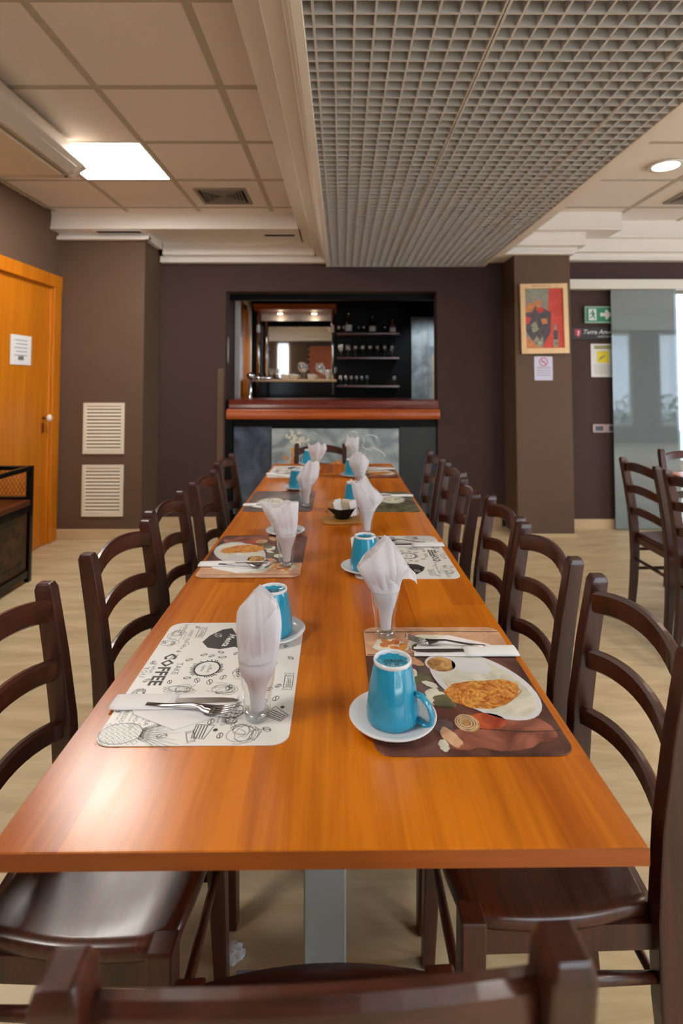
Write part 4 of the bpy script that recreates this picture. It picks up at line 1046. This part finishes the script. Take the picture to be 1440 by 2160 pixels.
def photo_mat(label, cx, cy, side, jit=0, simple=False):
    t = mat_base('placemat', label, cx, cy, side, 'matwood', jit); z = .0015
    def L_(pts, mat, k, nm='print'): MB().poly(pts, z + k * .00012).build(nm, mat, t, recalc=False)
    rr_ = rrect(HX - .0005, HY - .0005, .028, 6)
    clip = [p for p in rr_ if p[0] > .098]
    L_([(.085, -HY + .001)] + sorted([p for p in clip if p[1] < 0], key=lambda p: p[0]) + sorted([p for p in clip if p[1] >= 0], key=lambda p: -p[0]) + [(.085, HY - .001)], 'peach', 1)
    m = MB()
    for xx in (.188, .090): m.stroke([(xx, -.150), (xx + .003, -.02), (xx - .001, .149)], .0022, z + .00025)
    m.build('print', 'ink', t, recalc=False)
    rb = random.Random(2)
    def blob(x, y, rx, ry, rot=0, n=18, j=.16): return [(x + (p[0] - x) * q, y + (p[1] - y) * q) for p in ell(x, y, rx, ry, rot, n) for q in [1 + rb.uniform(-j, j)]]
    L_(blob(-.165, -.06, .036, .075, 8), 'mauve_red', 1.2); L_(blob(-.175, .01, .026, .035, 0), 'mauve_red', 1.3); L_(blob(-.15, -.115, .03, .025, 30), 'mauve_red', 1.4)
    L_(blob(.135, .005, .040, .052, 0), 'creamy', 2); L_(blob(.112, .022, .026, .034, 0), 'sage', 2.3); L_(blob(.150, -.005, .022, .034, 20), 'creamy', 2.6)
    L_(blob(.125, .098, .034, .038, 0), 'creamy', 2)
    for q, (x, y) in enumerate(((.142, .085), (.128, .112), (.118, .090), (.137, .102), (.110, .078), (.103, .098), (.125, .070), (.148, .108))): L_(blob(x, y, .012, .009, 30 * q, 9), 'amber', 3 + q * .1)
    L_(blob(.045, .062, .042, .034, 20), 'mauve', 2); L_(blob(.062, .055, .022, .012, 40), 'peach', 2.3); L_(blob(.020, .072, .020, .014, 0), 'creamy', 2.4)
    L_(blob(-.010, .052, .030, .024, 30), 'sage', 2.2); L_(blob(-.035, .040, .020, .026, 0), 'mauve', 2.4); L_(blob(-.022, .038, .016, .008, 50), 'creamy', 2.6); L_(blob(-.06, .035, .024, .018, 0), 'creamy', 2.6, )
    L_(blob(-.075, .020, .020, .022, 0), 'sage', 2.7)
    # white oval plate with cup of coffee and a flaky pastry
    L_(ell(-.014, -.060, .124, .078, 28, 34), 'ceramic_white', 3)
    L_(ell(-.016, -.061, .112, .066, 28, 34), 'creamy', 3.5)
    L_(ell(.052, .0, .034, .036, 0, 22), 'ceramic_white', 4)
    L_(ell(.050, .004, .028, .028, 0, 20), 'coffeebrown', 5)
    L_([(.068, -.02), (.075, -.05), (.06, -.085), (.03, -.095), (.012, -.075), (.02, -.03), (.035, -.015)], 'ceramic_white', 5)
    L_([(-.045, .018), (-.020, -.005), (-.012, -.035), (-.010, -.070), (-.005, -.100), (-.018, -.124), (-.040, -.122), (-.065, -.108), (-.085, -.085), (-.098, -.055), (-.095, -.02), (-.075, .008)], 'croissant', 6)
    m = MB()
    for q in range(16):
        u = q / 15; y0 = .010 - u * .125
        m.stroke([(-.018 - .012 * math.sin(u * 3), y0), (-.045, y0 - .010), (-.080 + .014 * u, y0 - .002 + .012 * u)], .0012, z + .0009)
    m.build('print', 'amber', t, recalc=False)
    # jam jar and cloth
    L_(ell(-.130, -.038, .022, .032, 0, 18), 'redcan', 3)
    L_(ell(-.135, -.004, .024, .020, 0, 18), 'coffeebrown', 4)
    m = MB()
    for q in (.021, .016, .011): m.stroke(ell(-.135, -.002, q, q * .85, 0, 18) + [ell(-.135, -.002, q, q * .85, 0, 18)[0]], .0009, z + .0007)
    m.build('print', 'creamy', t, recalc=False)
    L_(blob(-.145, .035, .020, .016, 0), 'mauve', 2.8); L_(blob(-.172, .030, .026, .012, 20), 'peach', 2.9); L_(blob(-.190, .045, .014, .008, 0), 'creamy', 3)
    m = MB(); m.stroke([(-.150, -.02), (-.158, -.09), (-.155, -.150)], .0014, z + .0003); m.build('print', 'ink', t, recalc=False)
    return t
def plain_mat(label, cx, cy, side, top, jit=0, plate=True):
    t = mat_base('placemat', label, cx, cy, side, top, jit); z = .0015
    if plate:
        MB().poly(ell(.03, -.05, .085, .062, 0, 30), z + .0002).build('print', 'ceramic_white', t, recalc=False)
        MB().poly(ell(.03, -.05, .072, .050, 0, 30), z + .0004).build('print', 'creamy', t, recalc=False)
    rnd = random.Random(len(label)); m = MB()
    for q in range(30):
        x, y = rnd.uniform(-.19, .19), rnd.uniform(-.13, .13)
        m.poly(ell(x, y, rnd.uniform(.006, .018), rnd.uniform(.003, .006), rnd.uniform(0, 180), 7), z + .0006 + q * .00001)
    m.build('print', 'sage' if top == 'sage' else 'mauve', t, recalc=False)
    return t

def tumbler(x, y, label, jit=0):
    t = thing('water_glass', label, 'glass', (x, y, ZT + .0016), R(jit), 'water glasses on the long table')
    m = MB(); N_ = 32
    out = [(.0205, 0), (.0220, .003), (.0225, .012), (.0240, .030), (.0262, .052), (.0285, .062), (.0315, .094), (.0325, .100)]
    inn = []
    rows = []
    for q, (r_, z) in enumerate(out + inn):
        row = []
        for i in range(N_):
            a = 2 * PI * i / N_
            k = 1.0
            if q < len(out) and .01 < z < .056: k = 1 - .045 * (.5 - .5 * math.cos(8 * a))
            row.append(m.b.verts.new((r_ * k * math.cos(a), r_ * k * math.sin(a), z)))
        rows.append(row)
    for k in range(len(rows) - 1):
        for i in range(N_):
            f = m.b.faces.new((rows[k][i], rows[k][(i + 1) % N_], rows[k + 1][(i + 1) % N_], rows[k + 1][i])); f.smooth = True
    m.build('body', 'tumbler', t)
    MB().lathe([(.001, .0006), (.0195, .0006), (.0208, .003), (.0214, .010), (.019, .0125), (.012, .0105), (.001, .010)], 32).build('base', 'barglass', t)
    MB().lathe([(.0316, .0995), (.0328, .0995), (.0330, .1005), (.0323, .1012), (.0316, .1005), (.0316, .0995)], 40, cap=False).build('rim', 'barglass', t)
    return t
def lerp_tab(tab, v):
    if v <= tab[0][0]: return tab[0][1:]
    for a, b in zip(tab, tab[1:]):
        if v <= b[0]:
            w_ = (v - a[0]) / max(1e-9, b[0] - a[0]); return tuple(p * (1 - w_) + q * w_ for p, q in zip(a[1:], b[1:]))
    return tab[-1][1:]
def napkin(x, y, label, prof, top, seed, flap=None):
    """standing tissue. prof: (z, left, right) widths by height; top: (x, z) ragged upper edge"""
    t = thing('paper_napkin', label, 'napkin', (x, y, ZT + .0016), 0, 'white tissues standing in the water glasses')
    prof = [(.0145, -.010, .012), (.05, -.014, .016)] + prof
    zmax = max(p[1] for p in top)
    def sheet(name, sd, k, a0, a1, topf, N_, K, ph, amp=.16, dy=0):
        r2 = random.Random(sd); m = MB(); rows = []
        full = a1 - a0 >= 359
        j1 = [r2.uniform(-1, 1) for _ in range(N_ + 1)]
        for q in range(K):
            u = q / (K - 1); row = []
            for i in range(N_ + (0 if full else 1)):
                a = R(a0 + (a1 - a0) * i / N_)
                z = .0145 + u * (zmax - .0145)
                for _ in range(2):
                    xl, xr = lerp_tab(prof, z)
                    cx, rx = (xl + xr) / 2, (xr - xl) / 2 * k
                    xx = cx + rx * math.cos(a); z = min(.0145 + u * (zmax - .0145), topf(xx))
                ry = max(.010, rx * .62) * (1 - .45 * max(0, (z - .15) / .07))
                if z < .1: ry = rx
                f = a * 5 + ph + z * 14
                fold = (2 / PI) * math.asin(math.sin(f)) + .5 * (2 / PI) * math.asin(math.sin(f * 1.7 + 1.3))
                fo = amp * fold * (.3 + .7 * min(1, z / .12))
                if z < .1: fo *= .4
                yy = ry * (1 + fo) * math.sin(a) + dy + .0008 * j1[i] * u
                row.append(m.b.verts.new((xx, yy, z)))
            rows.append(row)
        n = len(rows[0])
        for q in range(K - 1):
            for i in range(n if full else n - 1):
                f_ = m.b.faces.new((rows[q][i], rows[q][(i + 1) % n], rows[q + 1][(i + 1) % n], rows[q + 1][i])); f_.smooth = True
        if full and name == 'sheet': m.b.faces.new(rows[0][::-1])
        bmesh.ops.remove_doubles(m.b, verts=m.b.verts, dist=.00005)
        m.build(name, 'paper', t)
    f0 = lambda xx: lerp_tab([(p[0], p[1]) for p in top], xx)[0]
    sheet('sheet', seed, 1, 0, 360, f0, 48, 22, seed * .7)
    sheet('fold', seed + 1, .86, 0, 360, lambda xx: f0(xx) - .004 + .006 * math.sin(xx * 160 + seed), 36, 18, seed * 1.9 + 1, .26)
    c = (top[0][0] + top[-1][0]) / 2; sg = 1 if seed % 2 else -1
    # a folded-over layer in front, its edge running diagonally down
    sheet('fold', seed + 2, 1.02, 200, 345, lambda xx: min(f0(xx) - .003, .150 + sg * (xx - c) * 1.1), 24, 16, seed * .3 + 2, .10, -.0012)
    if flap:
        m = MB(); a = [m.b.verts.new((p[0], -.006 - .004 * k, p[1])) for k, p in enumerate(flap)]
        b = [m.b.verts.new((p[0] + .0006, -.005 - .004 * k, p[1])) for k, p in enumerate(flap)]
        m.b.faces.new(a); m.b.faces.new(b[::-1])
        for k in range(len(a)): m.b.faces.new((a[k], b[k], b[(k + 1) % len(a)], a[(k + 1) % len(a)]))
        m.build('corner', 'paper', t)
def cup(x, y, label, hdir, sau_label):
    s = thing('saucer', sau_label, 'saucer', (x, y, ZT + .0016), 0, 'white saucers on the long table')
    MB().lathe([(.001, .0), (.040, .0), (.041, .003), (.058, .007), (.0715, .0125), (.0725, .0145), (.070, .0150), (.057, .0100), (.044, .0065), (.001, .006)], 48).build('dish', 'ceramic_white', s)
    t = thing('mug', label, 'cup', (x, y, ZT + .0016 + .0068), R(hdir), 'blue mugs turned upside down')
    m = MB(); N_ = 48
    prof = [(.0405, .0), (.0425, .001), (.0438, .006), (.0440, .018), (.0425, .034), (.0395, .052), (.0365, .068), (.0335, .082), (.0312, .091), (.0298, .0935)]
    inn = [(.0285, .0935), (.0278, .0905), (.0270, .0895), (.001, .0895)]
    rows = []
    for (r_, z) in prof + inn:
        row = []
        fm = max(0, min(1, (z - .018) / .02)) * (0 if z > .0925 else 1)
        for i in range(N_):
            a = 2 * PI * i / N_; seg = PI / 5
            d = (a % seg) - seg / 2; k = 1 + fm * (math.cos(seg / 2) / math.cos(d) - .985) * .9
            row.append(m.b.verts.new((r_ * k * math.cos(a), r_ * k * math.sin(a), z)))
        rows.append(row)
    for k in range(len(rows) - 1):
        for i in range(N_):
            f = m.b.faces.new((rows[k][i], rows[k][(i + 1) % N_], rows[k + 1][(i + 1) % N_], rows[k + 1][i])); f.smooth = True
    m.b.faces.new(rows[-1]); m.b.faces.new(rows[0][::-1])
    m.build('body', 'ceramic_blue', t)
    MB().lathe([(.0312, .0905), (.0320, .0935), (.0312, .0962), (.0290, .0965), (.0275, .0945), (.0272, .0885)], 40, cap=False).build('foot_ring', 'ceramic_white', t)
    # flat looped handle, like a rounded ear
    path = [(.041, .050), (.052, .047), (.063, .036), (.0685, .020), (.0665, .008), (.058, .004), (.044, .010)]
    m = MB(); secs = []
    for k, (r_, z) in enumerate(path):
        p0 = Vector(path[max(0, k - 1)]); p1 = Vector(path[min(len(path) - 1, k + 1)]); d = (p1 - p0).normalized(); nx, nz = -d.y, d.x
        th, wd = .0038, .0075
        ring = []
        for q in range(10):
            a = 2 * PI * q / 10; cu, su = math.cos(a), math.sin(a)
            ring.append((r_ + nx * th * cu, wd * su, z + nz * th * cu))
        secs.append(ring)
    m.sweep(secs, True, True); m.build('handle', 'ceramic_blue', t)
    m = MB(); add_text(m, 'ITALIA', .011, T(0, .004, .0899, -hdir), 0, .0003); add_text(m, 'D.P. 24', .008, T(0.002, -.007, .0899, -hdir), 0, .0002); m.build('stamp', 'ink', t, recalc=False)
    return t
def cutlery(cx, cy, side, pos, jit=0, seed=0):
    rnd = random.Random(seed)
    jx = rnd.uniform(-.004, .004)
    base = R(side_rot[side] + jit)
    def place(x, y): return to_world(cx, cy, side, x, y, jit)
    X, Y = place(.112 + jx, -.055)
    t = thing('folded_napkin', 'folded white paper napkin under knife and fork, %s' % pos, 'napkin', (X, Y, ZT + .0017), base, 'folded napkins with cutlery')
    # flap triangle, strip, overlapping pocket
    MB().prism([(-.020, -.085), (-.020, .105), (.020, .095), (.062, .020), (.020, -.060)], 0, .0011).build('flap', 'paper2', t)
    MB().prism([(-.034, -.104), (-.030, .108), (.006, .104), (.010, -.100)], .0011, .0034, .0006).build('fold', 'paper2', t)
    m = MB(); secs = []
    for k in range(9):
        u = k / 8; yv = -.108 + u * .110; hgt = .0050 + .0014 * math.sin(u * PI)
        secs.append([(-.036, yv, .0030), (-.030, yv, hgt), (-.014, yv, hgt + .0012), (.002, yv, hgt + .0008), (.010, yv, .0036), (.010, yv, .0024), (-.032, yv, .0022)])
    m.sweep(secs, True, True); m.build('pocket', 'paper2', t)
    Zk = ZT + .0017 + .0036
    X, Y = place(.100 + jx, -.05)
    kn = thing('table_knife', 'steel table knife tucked in the folded napkin, %s' % pos, 'knife', (X, Y, Zk), base, 'knives on the long table')
    MB().prism([(-.0065, -.01), (-.0085, .03), (-.0085, .075), (-.006, .096), (.0, .107), (.0045, .100), (.0058, .06), (.0050, -.01)], 0, .0014, .0003).build('blade', 'cutlery', kn)
    MB().prism([(-.0050, -.01), (-.0065, -.04), (-.0070, -.052), (.0068, -.052), (.0062, -.04), (.0050, -.01)], 0, .0028, .0008).build('handle', 'cutlery', kn)
    X, Y = place(.122 + jx, -.04)
    fk = thing('table_fork', 'steel table fork tucked in the folded napkin, %s' % pos, 'fork', (X, Y, Zk + .0002), base + R(-9), 'forks on the long table')
    m = MB(); secs = []
    prof = [(-.062, .0042, .0022), (-.03, .0038, .0030), (.0, .0030, .0062), (.020, .0030, .0085), (.034, .0050, .0070), (.044, .0100, .0040), (.054, .0122, .0026), (.062, .0118, .0030)]
    for (yv, hw, zz) in prof: secs.append([(-hw, yv, zz), (hw, yv, zz), (hw, yv, zz + .0014), (-hw, yv, zz + .0014)])
    m.sweep(secs, True, True); m.build('handle', 'cutlery', fk)
    for q in range(4):
        xx = -.0098 + q * .0065; m = MB()
        secs = []
        for (yv, zz, hw) in ((.060, .0029, .0017), (.078, .0050, .0015), (.094, .0090, .0013), (.106, .0135, .0007)):
            secs.append([(xx - hw, yv, zz), (xx + hw, yv, zz), (xx + hw, yv, zz + .0013), (xx - hw, yv, zz + .0013)])
        m.sweep(secs, True, True); m.build('tine', 'cutlery', fk)

POS = {('L', 0): 'left side nearest the camera', ('R', 0): 'right side nearest the camera', ('L', 1): 'second place on the left side', ('R', 1): 'second place on the right side', ('L', 2): 'third place on the left side', ('R', 2): 'third place on the right side', ('L', 3): 'last place on the left, far table end', ('R', 3): 'last place on the right, far table end'}
MATC = {('L', 0): (-.238, 1.076), ('R', 0): (.203, 1.053), ('L', 1): (-.275, 1.790), ('R', 1): (.189, 1.783), ('L', 2): (-.283, 2.577), ('R', 2): (.188, 2.57), ('L', 3): (-.292, 3.40), ('R', 3): (.180, 3.385)}
coffee_mat('white placemat with black coffee sketches and the word COFFEE, nearest on the left', *MATC[('L', 0)], 'L', .6)
photo_mat('brown photo placemat with pastry on an oval plate, nearest on the right', *MATC[('R', 0)], 'R', .3)
photo_mat('brown photo placemat with pastry on a plate, second on the left', *MATC[('L', 1)], 'L', .6)
coffee_mat('white placemat with black coffee sketches, second on the right', *MATC[('R', 1)], 'R', .9)
plain_mat('greyish mauve placemat with a pale plate print, third on the left', *MATC[('L', 2)], 'L', 'mauve', .5)
plain_mat('grey-green placemat with a white plate print, third on the right', *MATC[('R', 2)], 'R', 'sage', .6)
coffee_mat('white sketch placemat at the far left end of the table', *MATC[('L', 3)], 'L', .6)
photo_mat('dark photo placemat at the far right end of the table', *MATC[('R', 3)], 'R', .6)
for k, p in POS.items(): cutlery(*MATC[k], k[0], p, .8, hash(p) % 7 if False else k[1] * 2 + (k[0] == 'R'))
GL = {('L', 0): (-.142, .935), ('R', 0): (.097, 1.227), ('L', 1): (-.169, 1.680), ('R', 1): (.094, 2.02), ('L', 2): (-.159, 2.455), ('R', 2): (.100, 2.79), ('L', 3): (-.156, 3.25), ('R', 3): (.088, 3.60)}
for k, (x, y) in GL.items(): tumbler(x, y, 'clear fluted water glass holding a tissue, %s' % POS[k], 10 * k[1])
napkin(*GL[('L', 0)], 'white tissue folded to a single peak in the glass, left side nearest the camera',
       [(.082, -.030, .030), (.128, -.035, .039), (.152, -.037, .041), (.176, -.035, .038), (.215, -.030, .034)],
       [(-.037, .168), (-.033, .178), (-.015, .197), (.002, .215), (.018, .203), (.030, .190), (.041, .166)], 3)
napkin(*GL[('R', 0)], 'white tissue spread wide with a drooping corner, right side nearest the camera',
       [(.094, -.029, .030), (.126, -.050, .040), (.147, -.063, .052), (.215, -.062, .050)],
       [(-.063, .149), (-.045, .171), (-.026, .184), (.003, .216), (.024, .195), (.040, .170), (.052, .150)], 12,
       [(.030, .165), (.052, .152), (.066, .140), (.069, .118), (.064, .126), (.050, .134)])
napkin(*GL[('L', 1)], 'white tissue fanned into a flat-topped V, second place on the left side',
       [(.090, -.028, .030), (.134, -.051, .035), (.170, -.073, .036), (.194, -.083, .037)],
       [(-.083, .193), (-.060, .189), (-.041, .186), (-.023, .179), (-.004, .194), (.015, .190), (.037, .192)], 5)
napkin(*GL[('R', 1)], 'tall white tissue with two spikes and a side corner, second place on the right side',
       [(.090, -.028, .030), (.116, -.037, .053), (.134, -.049, .062), (.168, -.055, .060), (.216, -.062, .058)],
       [(-.062, .205), (-.050, .190), (-.037, .178), (-.022, .196), (-.009, .217), (.003, .200), (.012, .186), (.022, .168), (.04, .154), (.062, .133)], 8)
napkin(*GL[('L', 2)], 'white tissue leaning right with side points, third place on the left side',
       [(.095, -.028, .028), (.126, -.045, .052), (.140, -.040, .056), (.165, -.026, .058), (.21, -.015, .060)],
       [(-.045, .127), (-.025, .155), (-.008, .182), (.012, .205), (.030, .196), (.050, .206), (.060, .190)], 15)
napkin(*GL[('R', 2)], 'rounded white tissue puff, third place on the right side',
       [(.095, -.038, .022), (.130, -.058, .038), (.158, -.063, .042), (.198, -.062, .042)],
       [(-.063, .160), (-.045, .184), (-.007, .199), (.020, .182), (.042, .155)], 18)
napkin(*GL[('L', 3)], 'white tissue with three short points, last place on the left, far table end',
       [(.095, -.024, .030), (.130, -.037, .056), (.152, -.042, .067), (.20, -.046, .069)],
       [(-.046, .196), (-.030, .176), (-.006, .180), (.018, .202), (.036, .178), (.060, .192), (.069, .160)], 21)
napkin(*GL[('R', 3)], 'white tissue crown leaning left, last place on the right, far table end',
       [(.095, -.036, .022), (.140, -.068, .026), (.170, -.056, .028), (.2, -.050, .028)],
       [(-.068, .145), (-.047, .197), (-.031, .182), (-.015, .199), (.0, .182), (.022, .199), (.028, .185)], 26)
CU = {('L', 0): (-.153, 1.228, 150), ('R', 0): (.085, .922, -28), ('L', 1): (-.208, 2.030, 95), ('R', 1): (.070, 1.640, 70), ('L', 2): (-.232, 2.850, 80), ('R', 2): (.055, 2.490, 75), ('L', 3): (-.218, 3.66, 150), ('R', 3): (.060, 3.225, 60)}
for k, (x, y, hd) in CU.items():
    cup(x, y, 'light blue mug upside down on its saucer, %s' % POS[k], hd, 'white saucer under the upturned mug, %s' % POS[k])

# --- black bowl of sachets on a little board
tag(MB().prism([(-.080, -.045), (-.055, -.062), (.075, -.055), (.085, .050), (-.060, .060), (-.082, .030)], 0, .008, .0015).build('serving_board', 'board', None, (.002, 2.215, ZT), rot=(0, 0, R(6))), 'small tan wooden board under the black bowl', 'board')
bw = thing('bowl', 'small black bowl filled with sugar sachets in the table middle', 'bowl', (.004, 2.225, ZT + .0082), R(20))
m = MB(); rows = []
for (r_, z) in ((.030, 0), (.032, .002), (.062, .043), (.064, .046), (.061, .046), (.030, .006), (.001, .005)):
    row = [(r_ * math.cos(R(60 * i)), r_ * math.sin(R(60 * i)), z) for i in range(6)]
    rows.append(row)
m.sweep(rows, True, False); m.build('dish', 'basalt', bw)
random.seed(31)
sachet_m = [M['paper2'], M['board'], plain('sachet_cream', sr(230, 214, 186), .6, noise=.05), plain('sachet_brown', sr(176, 120, 66), .6, noise=.05)]
where = ['at the left rim', 'at the left rim behind', 'in the middle', 'in the middle, tilted back', 'at the right rim', 'at the right rim behind', 'leaning at the front', 'at the back']
for k in range(8):
    a = k * 45; x = .004 - .042 + (k % 4) * .028 + random.uniform(-.004, .004); y = 2.225 + (-.016 if k < 4 else .018)
    mm = 3 if (k % 4) == 0 else (0 if k % 2 else 2)
    o = MB().box(-.015, .015, -.002, .002, -.030, .030, .0012).build('sugar_sachet', sachet_m[mm], None, (x, y, ZT + .050), rot=(R(random.uniform(-20, 20)), R(random.uniform(-28, 28)), R(random.uniform(-30, 30))))
    tag(o, '%s sugar sachet standing in the black bowl, %s' % (('brown' if mm == 3 else ('white' if mm == 0 else 'cream')), '%s of the %s row' % (['leftmost', 'second', 'third', 'rightmost'][k % 4], 'front' if k < 4 else 'back')), 'sachet', 'sugar sachets in the bowl')
# --- crumpled tissue on the floor
bm = bmesh.new(); bmesh.ops.create_icosphere(bm, subdivisions=3, radius=.022)
random.seed(9)
for v in bm.verts: v.co *= 1 + random.uniform(-.22, .18); v.co.z *= .6; v.co.x *= 1.3
m = MB(); m.add(bm)
tag(m.build('crumpled_tissue', 'paper', None, (-.250, 1.29, .013)), 'crumpled white tissue dropped on the floor under the table', 'tissue')

# printed drawings made of many small marks count as one part each
for o in bpy.data.objects:
    if o.type == 'MESH' and o.parent and o.name.split('.')[0] in ('print', 'painted_flower', 'painted_vein', 'ink') and len(o.data.polygons) > 1:
        o['kind'] = 'stuff'
